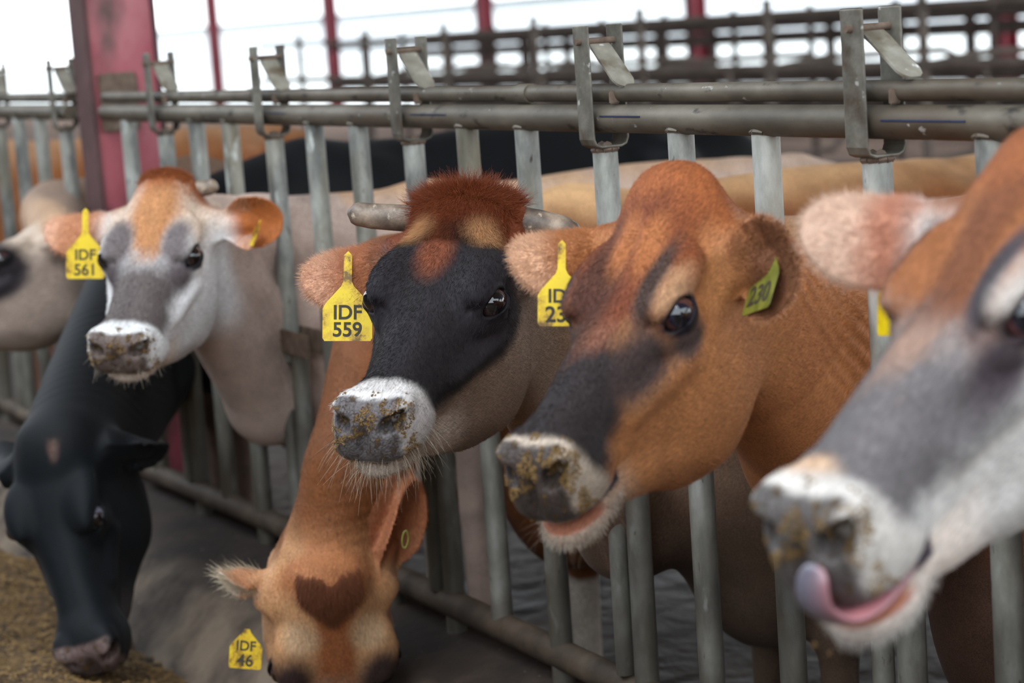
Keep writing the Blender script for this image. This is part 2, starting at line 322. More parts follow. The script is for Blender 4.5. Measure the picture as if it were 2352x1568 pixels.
# middle cubicle rows: posts and rails
def cubicle(name, y, xs, zt, r, rails, mat, label, wob=0, group=None):
    t = empty(name, (float(np.mean(xs)), y, 0), label=label, category='stall rail', group=group)
    for x in xs:
        m = MB(); m.tube([(x, y, 0), (x, y, zt + wob * random.random())], r, 10); part(m, 'post', mat, t)
    for z, rr in rails:
        m = MB(); m.tube([(xs[0] - 1, y, z), (xs[-1] + 1, y, z)], rr, 10); part(m, 'rail', mat, t)
    return t
cub = cubicle('cubicle_rail', 6.2, list(np.arange(-16.0, 7, 1.55)), 1.56, .03, [(1.46, .024), (1.12, .03)], M_midsteel, 'weathered grey cubicle posts with two rails in the middle of the barn')
cubicle('cubicle_rail', 9.6, list(np.arange(-22.0, 12, 1.2)), 1.50, .03, [(1.34, .04), (.86, .05)], M_darkwood, 'dark brown cubicle posts and rails behind the weathered grey row')
for x in np.arange(-14.4, 6, 1.55):      # bent loops of the cubicles
    m = MB(); m.tube([(x, 6.2, 1.12), (x, 6.6, 1.16), (x, 7.6, 1.14), (x, 7.95, .98), (x, 8.0, .6), (x, 7.8, .42), (x, 7.2, .40), (x, 6.2, .5)], .024, 8)
    part(m, 'divider_loop', M_midsteel, cub)
# ------------------------------------------------------------------ near red column
cx = -3.0; cb = (cx, .06, 0)
t = empty('red_column', cb, label='large red painted steel column standing in the headlock line', category='column')
m = MB(); m.box((cx - .01, -.012, .0), (cx + .13, .0, 4.6)); part(m, 'near_flange', M_flange, t, smooth=False)
m = MB(); m.box((cx - .01, .195, .0), (cx + .13, .207, 4.6)); part(m, 'far_flange', M_flange, t, smooth=False)
m = MB(); m.box((cx + .105, .0, .0), (cx + .118, .195, 4.6)); part(m, 'web_plate', M_red, t, smooth=False)
m = MB(); m.box((cx + .118, .015, 1.30), (cx + .138, .13, 1.47), bev=.006); part(m, 'mounting_plate', M_rust, t, smooth=False)

# ------------------------------------------------------------------ headlock fences
RZ, LZ, BZ = 1.36, 1.404, .325
def fence(name, x0, x1, locks, label, extra=(), skip=()):
    org = ((x0 + x1) / 2, 0, 0)
    t = empty(name, org, label=label, category='fence')
    nseg = max(2, int((x1 - x0) / .3))
    m = MB(); m.tube([(x, 0, RZ) for x in np.linspace(x0, x1, nseg)], .0245, 24); part(m, 'top_rail', M_rail, t)
    m = MB(); m.tube([(x, .004, LZ) for x in np.linspace(x0, x1, nseg)], .0155, 20); part(m, 'locking_rail', M_rail, t, label='thinner locking rail lying on the top rail')
    m = MB(); m.tube([(x, 0, BZ - .008 * math.sin(x * 1.3)) for x in np.linspace(x0, x1, nseg * 2)], .029, 20); part(m, 'bottom_rail', M_lowrail, t)
    for L0 in locks:
        # fixed posts
        for k, dx in enumerate((.245, .485)):
            x = L0 + dx
            if x > x1 - .01 or x in skip: continue
            z1 = BZ - (.11 if k == 1 else -.0)
            m = MB(); m.tube([(x, 0, RZ - .02), (x, 0, z1)], .0222, 22); pp = part(m, 'post', M_post, t)
            m = MB()                                   # weld fillet under the rail
            for a in np.linspace(0, 2 * math.pi, 9)[:-1]:
                m.tube([(x + .0225 * math.cos(a), .0225 * math.sin(a), RZ - .0245 * (1 - .25 * abs(math.sin(a))) + .003), (x + .0228 * math.cos(a + .8), .0228 * math.sin(a + .8), RZ - .0245 * (1 - .25 * abs(math.sin(a + .8))) + .003)], .0042, 6)
            part(m, 'weld', M_rail, t, kind='stuff')
        # U bracket straddling the rail
        bw, th, hy, zb, zt = .025, .0045, .034, 1.312, 1.522
        path = [(-hy, zt), (-hy, zb + .014), (-hy + .004, zb + .004), (-hy + .014, zb), (hy - .014, zb), (hy - .004, zb + .004), (hy, zb + .014), (hy, zt)]
        vs = []; fs = []
        for i, (y, z) in enumerate(path):
            a = path[max(i - 1, 0)]; b = path[min(i + 1, 7)]; d = nrm([b[0] - a[0], b[1] - a[1]]); nn = np.array([-d[1], d[0]]) * th / 2
            for sx_ in (-bw, bw):
                for s2 in (-1, 1): vs.append((L0 + sx_, y + nn[0] * s2, z + nn[1] * s2))
        for i in range(7):
            q = i * 4; r_ = q + 4
            fs += [(q, q + 2, r_ + 2, r_), (q + 1, r_ + 1, r_ + 3, q + 3), (q, r_, r_ + 1, q + 1), (q + 2, q + 3, r_ + 3, r_ + 2)]
        fs += [(0, 1, 3, 2), (28, 30, 31, 29)]
        m = MB(); m.add(vs, fs); br = part(m, 'latch_bracket', M_brack, t, smooth=False)
        bv = br.modifiers.new('bevel', 'BEVEL'); bv.width = .0025; bv.segments = 2
        m = MB(); m.tube([(L0, -hy - .012, 1.494), (L0, hy + .010, 1.494)], .0058, 12); p2 = m.build('pin', M_rust, br)
        # latch plate hanging off the pin toward +x
        pw, pl, pt = .021, .115, .004; ang = math.radians(-38 + random.uniform(-3, 3)); vs = []; out = []
        for (a, b) in [(-.008, -pw * .8), (-.008, pw * .8), (.012, pw), (pl - .018, pw), (pl - .006, pw * .8), (pl, pw * .4), (pl, -pw * .4), (pl - .006, -pw * .8), (pl - .018, -pw), (.012, -pw)]:
            out.append((a, b))
        for s2 in (-1, 1):
            for a, b in out:
                px = a * math.cos(ang) - s2 * pt / 2 * math.sin(ang); pz = a * math.sin(ang) + s2 * pt / 2 * math.cos(ang)
                vs.append((L0 + px, b, 1.494 + pz - .004))
        n_ = len(out); fs = [tuple(range(n_))[::-1], tuple(range(n_, 2 * n_))] + [(i, (i + 1) % n_, n_ + (i + 1) % n_, n_ + i) for i in range(n_)]
        m = MB(); m.add(vs, fs); m.build('latch_plate', M_flap, br, smooth=False, label='pale steel latch plate')
        # swinging neck bar: upper part, hinge clamp, lower part
        m = MB(); m.tube([(L0, 0, 1.309), (L0 - .001, 0, .77)], .0222, 22); part(m, 'neck_bar', M_post, t)
        m = MB(); m.tube([(L0 - .022, -.012, .825), (L0 - .024, -.012, .355)], .017, 18); part(m, 'lower_neck_bar', M_post, t)
        m = MB(); m.tube([(L0 + .022, .008, .825), (L0 + .022, .004, BZ - .1)], .0222, 20); part(m, 'post', M_post, t)
        m = MB(); m.tube([(L0 - .012, 0, 1.3115), (L0, 0, 1.3075), (L0 + .012, 0, 1.3115)], .010, 8)
        for a in np.linspace(0, 2 * math.pi, 11)[:-1]: m.tube([(L0 + .021 * math.cos(a), .021 * math.sin(a), 1.306), (L0 + .021 * math.cos(a + .63), .021 * math.sin(a + .63), 1.307)], .0052, 6)
        part(m, 'weld', M_rust, t, kind='stuff', label='rusty weld under the bracket')
        m = MB(); m.box((L0 - .05, -.030, .795), (L0 + .17, -.024, .852), bev=.002); m.box((L0 - .05, .024, .795), (L0 + .17, .030, .852), bev=.002)
        cl = part(m, 'hinge_clamp', M_rust, t, smooth=False, label='rusty flat hinge clamp')
        m = MB(); m.tube([(L0 - .042, -.040, .824), (L0 - .042, .04, .824)], .007, 8); m.build('bolt', M_rust, cl)
        m = MB(); m.tube([(L0 + .0, -.040, .824), (L0 + .0, .04, .824)], .007, 8); m.build('bolt', M_rust, cl)
        # lug and sleeve on the locking rail, marker line on the top rail
        m = MB(); m.box((L0 + .056, -.020, LZ - .018), (L0 + .062, .0, LZ + .004), bev=.002); part(m, 'lug', M_rust, t, smooth=False)
    for x in extra:
        m = MB(); m.tube([(x, .004, LZ), (x + .045, .004, LZ)], .0185, 18); part(m, 'sleeve', M_rail, t)
    return t
fn = fence('headlock_fence', -2.78, 1.9, [-2.286, -1.52, -.765, 0, .757, 1.515], 'grey galvanised headlock fence with upright neck bars right of the red column', extra=(-.30, -1.66))
m = MB(); m.tube([(-2.59, 0, RZ - .02), (-2.59, 0, BZ)], .0222, 20); part(m, 'post', M_post, fn)
for (a, b, z) in [(.03, .16, RZ + .006), (.80, .98, RZ + .004), (-.72, -.56, RZ + .006), (-1.49, -1.38, RZ + .006)]:
    m = MB(); m.box((a, -.0252, z - .0012), (b, -.0238, z + .0012)); part(m, 'marker_line', M_marker, fn, smooth=False, label='thin dark blue marker line on the top rail')
fence('headlock_fence', -6.4, -3.12, [-3.19, -3.95, -4.71, -5.47], 'blurred continuation of the grey headlock fence left of the red column')
bpy.data.objects.remove(bpy.data.objects['weld.001']) if False else None
lf = bpy.data.objects['headlock_fence.001']
for x in (-3.20,):
    pass

# ------------------------------------------------------------------ cows: signed distance modelling
f4 = np.float32
from concurrent.futures import ThreadPoolExecutor
def smin(a, b, k):
    h = np.clip(.5 + .5 * (b - a) / k, 0, 1); return b * (1 - h) + a * h - k * h * (1 - h)
def smax(a, b, k): return -smin(-a, -b, k)
def ell(P, c, r):
    x = (P[..., 0] - f4(c[0])) * f4(1 / r[0]); y = (P[..., 1] - f4(c[1])) * f4(1 / r[1]); z = (P[..., 2] - f4(c[2])) * f4(1 / r[2])
    k0 = np.sqrt(x * x + y * y + z * z) + f4(1e-6)
    x *= f4(1 / r[0]); y *= f4(1 / r[1]); z *= f4(1 / r[2])
    return k0 * (k0 - 1) / (np.sqrt(x * x + y * y + z * z) + f4(1e-6))
def cap(P, a, b, ra, rb):
    a = np.array(a, f4); b = np.array(b, f4); ab = b - a; q = ab / (ab @ ab)
    x = P[..., 0] - a[0]; y = P[..., 1] - a[1]; z = P[..., 2] - a[2]
    t = np.clip(x * q[0] + y * q[1] + z * q[2], 0, 1)
    x -= t * ab[0]; y -= t * ab[1]; z -= t * ab[2]
    return np.sqrt(x * x + y * y + z * z) - (f4(ra) + t * f4(rb - ra))
def sstep(a, b, x):
    t = np.clip((x - a) / (b - a), 0, 1); return t * t * (3 - 2 * t)
def table(xs, ys):
    g = np.linspace(-.08, .52, 601); y = np.interp(g, xs, ys)
    k = np.exp(-.5 * (np.arange(-40, 41) / 13.) ** 2); k /= k.sum()
    y = np.convolve(np.pad(y, 40, 'edge'), k, 'valid'); return lambda x: np.interp(x, g, y)
X_ = [-.06, -.03, .0, .04, .08, .12, .16, .20, .25, .30, .35, .40, .44, .465, .485]
T_TOP = table(X_, [-.09, -.010, .022, .029, .022, .012, .002, -.010, -.021, -.029, -.034, -.037, -.042, -.058, -.09])
T_BOT = table(X_, [-.12, -.175, -.212, -.246, -.268, -.280, -.281, -.274, -.254, -.224, -.192, -.160, -.146, -.136, -.11])
T_WT = table(X_, [.03, .058, .076, .088, .092, .094, .095, .090, .074, .062, .056, .056, .056, .050, .025])
T_WB = table(X_, [.03, .05, .066, .078, .084, .086, .084, .076, .064, .052, .046, .046, .046, .040, .02])
EYE = [.190, .0795, -.038]
def head_sdf(P, h):
    """P in head-local canonical metres (x to the muzzle, y to the cow's left, z dorsal)"""
    x, y, z = P[:, 0], P[:, 1], P[:, 2]; ay = np.abs(y)
    Q = np.stack([x, ay, z], -1)
    top, bot = T_TOP(x) + h.get('dome', 0) * np.exp(-((x - .0) / .05) ** 2), T_BOT(x); wt, wb = T_WT(x) * h.get('wide', 1), T_WB(x) * h.get('widelow', 1)
    v = (z - bot) / (top - bot); zc = (top + bot) / 2; hh = (top - bot) / 2
    w = wb + (wt - wb) * sstep(.30, .72, v)
    n = 2.5
    q = ((ay / w) ** n + (np.abs(z - zc) / hh) ** n) ** (1 / n)
    d = (q - 1) * np.minimum(w, hh) * .9
    d = smax(d, x - .476, .03); d = smax(d, -.05 - x, .03)
    pk = h.get('poll', (0, 0, -.004, .034, .048, .030))
    d = smin(d, ell(Q, pk[:3], pk[3:]), .035)
    d = smin(d, ell(Q, (.165, .072, -.016), (.058, .024, .019)), .032)          # brow / orbit
    d = smin(d, ell(Q, (.195, .074, -.062), (.045, .024, .022)), .02)           # lower orbit
    d = smin(d, ell(Q, (.14, .052, -.170), (.090, .038, .085)), .03)              # masseter
    d = smin(d, cap(Q, (.20, .078, -.095), (.30, .056, -.098), .010, .009), .025)  # facial crest
    d = smin(d, cap(Q, (.07, .046, -.235), (.33, .022, -.180), .026, .018), .025)  # jaw bone
    d = smin(d, ell(Q, (.05, .092, -.060), (.038, .032, .034)), .03)             # ear root
    # temporal hollow, hollow before the eye
    d = smax(d, -ell(Q, (.115, .122, -.050), (.035, .022, .020)), .03)
    d = smax(d, -ell(Q, (.262, .094, -.065), (.045, .018, .016)), .03)
    # muzzle
    mzw = h.get('muz', 1.0)
    d = smin(d, ell(Q, (.418, .0, -.088), (.058, .064 * mzw, .053)), .02)
    d = smin(d, ell(Q, (.405, .036 * mzw, -.115), (.050, .030, .030)), .018)
    d = smin(d, ell(Q, (.440, .040 * mzw, -.050), (.030, .020, .016)), .014)       # nostril wing
    d = smin(d, ell(Q, (.452, .020, -.112), (.018, .030, .022)), .015)
    d = smax(d, -ell(Q, (.485, .0, -.075), (.022, .010, .05)), .012)              # philtrum
    # nostril
    ny = .040 * mzw
    c, s = math.cos(.75), math.sin(.75)
    nx = (Q[:, 0] - .464); nyy = Q[:, 1] - ny; nz_ = Q[:, 2] + .062
    N2 = np.stack([nx, c * nyy + s * nz_, -s * nyy + c * nz_], -1)
    d = smax(d, -ell(N2, (0, 0, 0), (.034, .0205, .0130)), .006)
    d = smax(d, -ell(Q, (.458, ny + .012, -.052), (.022, .008, .007)), .006)
    # lower lip and chin
    lo = h.get('lip', 0.0)
    d = smin(d, ell(Q, (.405, .0, -.162 - lo), (.052, .045, .021)), .005 + .010 * (lo == 0))
    d = smin(d, cap(Q, (.37, 0.018, -.165), (.30, .02, -.180), .019, .024), .025)
    d = smax(d, -ell(Q, (.345, .072, -.150), (.02, .012, .012)), .02)             # dimple behind the mouth corner
    zm = -.1405 - lo * .35 + .10 * np.clip(.40 - x, 0, 1) ** 1.0 * .25 + .02 * np.clip(x - .44, 0, 1)
    slit = np.maximum(np.abs(z - zm) - (.0016 + lo * .42 * sstep(.365, .40, x)), .368 - x)
    d = smax(d, -np.maximum(slit, -(d + .012 + lo)), .004)
    # eye : lids then almond opening
    E = np.array(EYE); ax = nrm([.60, .74, .30])
    d = smin(d, ell(Q, E, (.0290, .0275, .0255)), .008)
    u = nrm(np.cross([0, 0, 1.0], ax)); u = -u; w2 = np.cross(ax, u)
    r = Q - E.astype(f4); ru = r @ u.astype(f4); rv = r @ w2.astype(f4); ra = r @ ax.astype(f4)
    rv = np.where(w2[2] < 0, -rv, rv); ru = np.where(u[0] < 0, -ru, ru)   # ru forward, rv up
    rv2 = rv + .26 * ru + .001
    al = np.sqrt((ru / .0225) ** 2 + (rv2 / np.where(rv2 > 0, .0148, .0128)) ** 2) - 1
    d = smax(d, -np.maximum(al * .011, -ra), .0035)
    # crease above the eye and tear groove
    d = smax(d, -(cap(Q, (.210, .098, -.052), (.242, .084, -.076), .0035, .002)), .008)
    for zz in (.022, .031):
        rr = np.sqrt((ru / 1.25) ** 2 + (rv + .003) ** 2)
        d = d + .0011 * np.exp(-((rr - zz) / .0028) ** 2) * (rv > 0) * (ra > 0)
    return d
def ear_sdf(P, e):
    """P local; e: base, dir, normal (opening), length, width"""
    B = np.array(e['base'], float); a = nrm(e['dir']); n_ = np.array(e['normal'], float); n_ = nrm(n_ - a * (n_ @ a)); b = np.cross(n_, a)
    r = P - B.astype(f4); u = r @ a.astype(f4); v = r @ b.astype(f4); w = r @ n_.astype(f4)
    Ln = e.get('len', .165); Wd = e.get('wid', .047)
    t = np.clip(u / Ln, 0, 1)
    wid = Wd * (.50 + .50 * sstep(.0, .42, t)) * np.sqrt(np.clip(1 - (np.clip(t - .56, 0, 1) / .44) ** 2, 0, 1)) + .002
    cup = e.get('cup', .9) * (v * v) / (Wd * 1.1) * (1.25 - .75 * t) + e.get('curl', .0) * u * u / Ln - .012 * (1 - t) ** 2
    th = .0032 + .012 * np.clip(1 - t * 2.6, 0, 1)
    d = np.maximum(np.abs(w - cup) * .72 - th * .8, np.abs(v) - wid)
    d = np.maximum(d, np.maximum(u - Ln, -u - .03))
    root = cap(P, B - a * .02, B + a * (.05), .027, .017)
    return smin(d, root, .014)

def grids(lo, hi, flo, fhi, fine, coarse):
    out = []
    for i in range(3):
        a = np.arange(flo[i], fhi[i], fine); L = []; s = fine; p = a[0]
        while p > lo[i]: s = min(s * 1.12, coarse); p -= s; L.append(p)
        Rr = []; s = fine; p = a[-1]
        while p < hi[i]: s = min(s * 1.12, coarse); p += s; Rr.append(p)
        out.append(np.array(L[::-1] + list(a) + Rr))
    return out
def polygonise(f, G, smoothn=1):
    B = 8; n = [int(math.ceil(len(g) / B)) * B for g in G]
    G = [np.concatenate([g, g[-1] + (g[-1] - g[-2]) * np.arange(1, n[i] - len(g) + 1)]) for i, g in enumerate(G)]
    nb = [k // B for k in n]
    cen = [g.reshape(-1, B) for g in G]; ce = [(c[:, 0] + c[:, -1]) / 2 for c in cen]; hf = [(c[:, -1] - c[:, 0]) / 2 + (c[:, 1] - c[:, 0]) for c in cen]
    CX_, CY_, CZ_ = np.meshgrid(*ce, indexing='ij'); HX, HY, HZ = np.meshgrid(*hf, indexing='ij')
    hd = np.sqrt(HX ** 2 + HY ** 2 + HZ ** 2).ravel()
    PC = np.stack([CX_, CY_, CZ_], -1).reshape(-1, 3).astype(f4)
    with ThreadPoolExecutor(4) as ex: dc = np.concatenate(list(ex.map(lambda i: f(np.asfortranarray(PC[i:i + 20000])), range(0, len(PC), 20000))))
    act = np.nonzero(np.abs(dc) < hd * 1.35 + .015)[0]
    V = np.empty(n, f4); V6 = V.reshape(nb[0], B, nb[1], B, nb[2], B)
    V6[:] = np.where(dc < 0, -1, 1).astype(f4).reshape(nb[0], 1, nb[1], 1, nb[2], 1)
    bi, bj, bk = np.unravel_index(act, nb)
    def work(s):
        I, J, K = bi[s:s + 200], bj[s:s + 200], bk[s:s + 200]
        gx, gy, gz = cen[0][I], cen[1][J], cen[2][K]
        P = np.empty((len(I), B, B, B, 3), f4)
        P[..., 0] = gx[:, :, None, None]; P[..., 1] = gy[:, None, :, None]; P[..., 2] = gz[:, None, None, :]
        V6[I, :, J, :, K, :] = f(np.asfortranarray(P.reshape(-1, 3))).reshape(-1, B, B, B)
    with ThreadPoolExecutor(4) as ex: list(ex.map(work, range(0, len(act), 200)))
    Sg = V < 0
    c = np.zeros([k - 1 for k in n], np.int8)
    for a in (0, 1):
        for b in (0, 1):
            for d in (0, 1): c += Sg[a:n[0] - 1 + a, b:n[1] - 1 + b, d:n[2] - 1 + d]
    ci = np.nonzero((c > 0) & (c < 8)); idx = np.full(c.shape, -1, np.int32); idx[ci] = np.arange(len(ci[0]))
    ci = np.stack(ci, -1); acc = np.zeros((len(ci), 3)); cnt = np.zeros(len(ci))
    for axx in range(3):
        o1, o2 = [k for k in range(3) if k != axx]
        for a in (0, 1):
            for b in (0, 1):
                p = ci.copy(); p[:, o1] += a; p[:, o2] += b; q = p.copy(); q[:, axx] += 1
                va = V[p[:, 0], p[:, 1], p[:, 2]]; vb = V[q[:, 0], q[:, 1], q[:, 2]]
                m = (va < 0) != (vb < 0); t = np.where(m, va / np.where(m, va - vb, 1), 0)
                e = p.astype(float); e[:, axx] += t; acc[m] += e[m]; cnt[m] += 1
    pos = acc / cnt[:, None]
    W3 = np.stack([np.interp(pos[:, i], np.arange(n[i]), G[i]) for i in range(3)], -1)
    quads = []
    for axx in range(3):
        o1, o2 = [(1, 2), (2, 0), (0, 1)][axx]
        sl = [slice(None)] * 3; sl2 = [slice(None)] * 3; sl[axx] = slice(0, -1); sl2[axx] = slice(1, None)
        A, Bq = Sg[tuple(sl)], Sg[tuple(sl2)]; e = np.stack(np.nonzero(A != Bq), -1)
        e = e[(e[:, o1] > 0) & (e[:, o2] > 0) & (e[:, o1] < n[o1] - 1) & (e[:, o2] < n[o2] - 1)]
        ins = A[e[:, 0], e[:, 1], e[:, 2]]
        def cell(d1, d2):
            q = e.copy(); q[:, o1] -= d1; q[:, o2] -= d2; return idx[q[:, 0], q[:, 1], q[:, 2]]
        Q = np.stack([cell(1, 1), cell(0, 1), cell(0, 0), cell(1, 0)], -1)
        Q[~ins] = Q[~ins][:, ::-1]; quads.append(Q)
    Q = np.concatenate(quads); Q = Q[(Q >= 0).all(1)]
    return W3, Q
def vnoise3(P, s, seed=0):
    T = np.random.default_rng(seed).random((32, 32, 32)); X = P * s + 100; i = np.floor(X).astype(int); fr = X - i; fr = fr * fr * (3 - 2 * fr); o = 0
    for a in (0, 1):
        for b in (0, 1):
            for c in (0, 1):
                o = o + T[(i[:, 0] + a) % 32, (i[:, 1] + b) % 32, (i[:, 2] + c) % 32] * (fr[:, 0] if a else 1 - fr[:, 0]) * (fr[:, 1] if b else 1 - fr[:, 1]) * (fr[:, 2] if c else 1 - fr[:, 2])
    return o * 2 - 1
def fast_mesh(name, V, Q, attrs):
    me = bpy.data.meshes.new(name)
    me.vertices.add(len(V)); me.vertices.foreach_set('co', V.astype(f4).ravel())
    me.loops.add(Q.size); me.loops.foreach_set('vertex_index', Q.astype(np.int32).ravel())
    me.polygons.add(len(Q)); me.polygons.foreach_set('loop_start', np.arange(0, Q.size, 4, dtype=np.int32))
    me.update(calc_edges=True); me.validate()
    me.polygons.foreach_set('use_smooth', np.ones(len(me.polygons), bool))
    for k, (typ, data) in attrs.items():
        a = me.attributes.new(k, typ, 'POINT')
        a.data.foreach_set({'FLOAT_COLOR': 'color', 'FLOAT_VECTOR': 'vector', 'FLOAT': 'value'}[typ], data.astype(f4).ravel())
    return me
class Head:
    def __init__(s, o, fwd, left, up, sc): s.o = np.array(o, float); s.M = np.array([fwd, left, up], float).T; u, _, vt = np.linalg.svd(s.M); s.M = u @ vt; s.s = sc; s.lm = []
    def W(s, P): return s.o + (np.atleast_2d(P) * s.s) @ s.M.T
    def L(s, Pw): return ((np.atleast_2d(Pw) - s.o) @ s.M) / s.s
    def vec(s, v): return s.M @ np.array(v, float)
    def setwarp(s, lms):
        """lms: list of (local point, (dx,dy) pixel shift at the point's own depth) -> smooth shape change of this head"""
        if not lms: return
        A = np.array([l[0] for l in lms], float); D = []
        for l in lms:
            w = s.W(l[0])[0]; Z = (w - CAM) @ IF
            D.append((IR * l[1][0] + ID * l[1][1]) * Z / FPX)
        K = np.exp(-((A[:, None] - A[None]) ** 2).sum(-1) / (2 * .085 ** 2)) + np.eye(len(A)) * .05
        s.lm = (A, np.linalg.solve(K, np.array(D)))
    def warp(s, Pw):
        Pw = np.atleast_2d(Pw)
        if not len(s.lm): return Pw
        A, C_ = s.lm; Lc = s.L(Pw); K = np.exp(-((Lc[:, None] - A[None]) ** 2).sum(-1) / (2 * .085 ** 2)); return Pw + K @ C_
def blob(P, c, r, soft=.35, j=0):
    d = np.sqrt((((P - np.array(c)) / np.array(r)) ** 2).sum(-1)) + j; return sstep(1 + soft, 1 - soft, d)
def mixc(C, c, m): return C * (1 - m[:, None]) + lin(c)[None] * m[:, None]
def paint(L, W, c):
    """hide pattern plus chest shade from head-local position L (canonical metres); W world position"""
    x, y, z = L[:, 0], L[:, 1], L[:, 2]; ay = np.abs(y); Q = np.stack([x, ay, z], -1)
    n1 = vnoise3(L * np.array([1, 1.6, 1.6]), 38, 1) * .6 + vnoise3(L * np.array([1, 3, 3]), 95, 2) * .4; n2 = vnoise3(L, 14, 3)
    nh = vnoise3(L * np.array([1, 4, 4]), 130, 5)
    hd = sstep(-.10, .0, x) * sstep(-.36, -.26, z) * (np.abs(y) < .4)
    top = T_TOP(np.clip(x, -.06, .485)); zz = z - top
    C = np.tile(lin(c['body']), (len(L), 1))
    if 'back' in c: C = mixc(C, c['back'], sstep(1.05, 1.2, W[:, 2] + .03 * n2) * (W[:, 1] > .2))
    if 'neckshade' in c: C = mixc(C, c['neckshade'], sstep(.9, .6, W[:, 2] + .05 * n2) * (1 - hd))  # chest and lower neck coloured darker for the shade behind the bars
    C = mixc(C, c['cheek'], hd * sstep(-.05, .03, x + .02 * n2))
    up = sstep(c.get('fz', -.095), c.get('fz', -.095) + .05, zz + .012 * n1 - .0 * x)
    fx = c.get('fx', .18); C = mixc(C, c['forehead'], up * hd * sstep(fx + .05, fx - .05, x + .02 * n1 + .010 * nh))
    if 'stripe' in c: C = mixc(C, c['stripe'], sstep(.040, .018, ay + .008 * n1) * hd * sstep(c.get('sx', .26), c.get('sx', .26) - .07, x + .02 * n1) * sstep(-.08, -.05, zz))
    bx, bz0, bz1 = c.get('bx', .22), c.get('bz0', -.075), c.get('bz1', -.13)     # dark bridge: start, lower border at start and at the muzzle
    zb = np.interp(x, [bx, .42], [bz0, bz1])
    C = mixc(C, c['bridge'], sstep(bx - .05, bx + .04, x + .016 * n1 + .006 * nh) * sstep(-.02, .02, z - zb + .010 * n1))
    if 'mid' in c: C = mixc(C, c['mid'], sstep(.030, .014, ay + .01 * n1) * sstep(bx - .03, bx + .02, x) * sstep(c.get('midx', .32), c.get('midx', .32) - .08, x + .02 * n1))
    for (cc, p, r, so) in c.get('blobs', []):
        C = mixc(C, cc, blob(Q if p[1] >= 0 and len(p) == 3 else L, p[:3], r, so, .10 * n1 + .05 * nh))
    px = sstep(c.get('px', .06) + .03, c.get('px', .06) - .03, x + .014 * n1 + .005 * nh) * sstep(-.055, -.02, z + .01 * n1) * sstep(-.12, -.05, x)
    C = mixc(C, c['poll'], px)
    for (cc, p, r, so) in c.get('over', []): C = mixc(C, cc, blob(Q, p[:3], r, so, .10 * n1 + .05 * nh))
    # muzzle ring, planum
    rx = c.get('rx', .385); rr = sstep(rx - .010, rx + .010, x + .010 * n2 + .005 * n1 + .55 * np.clip(-.06 - z, -.05, .09) * .35)
    C = mixc(C, c['ring'], rr)
    C = mixc(C, c.get('chin', c['ring']), sstep(-.135, -.15, z + .004 * n1) * sstep(c.get('chx', .31) - .05, c.get('chx', .31) + .03, x) * hd)
    pm = sstep(.432, .444, x + .003 * n1 + .14 * np.clip(ay - .01, 0, 1) * (z > -.06) - .3 * np.clip(z + .050, 0, 1)) * sstep(.056, .046, ay + .003 * n1) * sstep(-.133, -.127, z)
    pm = np.maximum(pm, blob(Q, (.462, .040, -.064), (.028, .019, .019), .2, .1 * n1))
    C = mixc(C, c['planum'], pm)
    lo_ = c.get('lo', 0); zc_ = z + .1405 + lo_ * .35 - .025 * np.clip(.40 - x, 0, 1); lp = c.get('lip', (60, 50, 52))
    if lo_: C = mixc(C, (190, 124, 98), sstep(.010 + lo_, .006 + lo_, np.abs(zc_ + .004)) * (zc_ < 0) * sstep(.385, .41, x))
    C = mixc(C, lp, sstep(.0065 + lo_ * .7, .003 + lo_ * .7, np.abs(zc_)) * (x > .360) * (1 - pm))
    nb = blob(Q, (.462, .042, -.062), (.024, .017, .0115), .3); C = mixc(C, (20, 14, 15), nb)
    # lids
    E = np.array(EYE); de = np.sqrt(((Q - E) ** 2).sum(-1)); C = mixc(C, c.get('lid', (24, 20, 22)), sstep(.034, .027, np.sqrt((((Q - E) / np.array([1.08, 1.05, .92])) ** 2).sum(-1))))
    wet = pm * (1 - .9 * nb)
    return C, wet
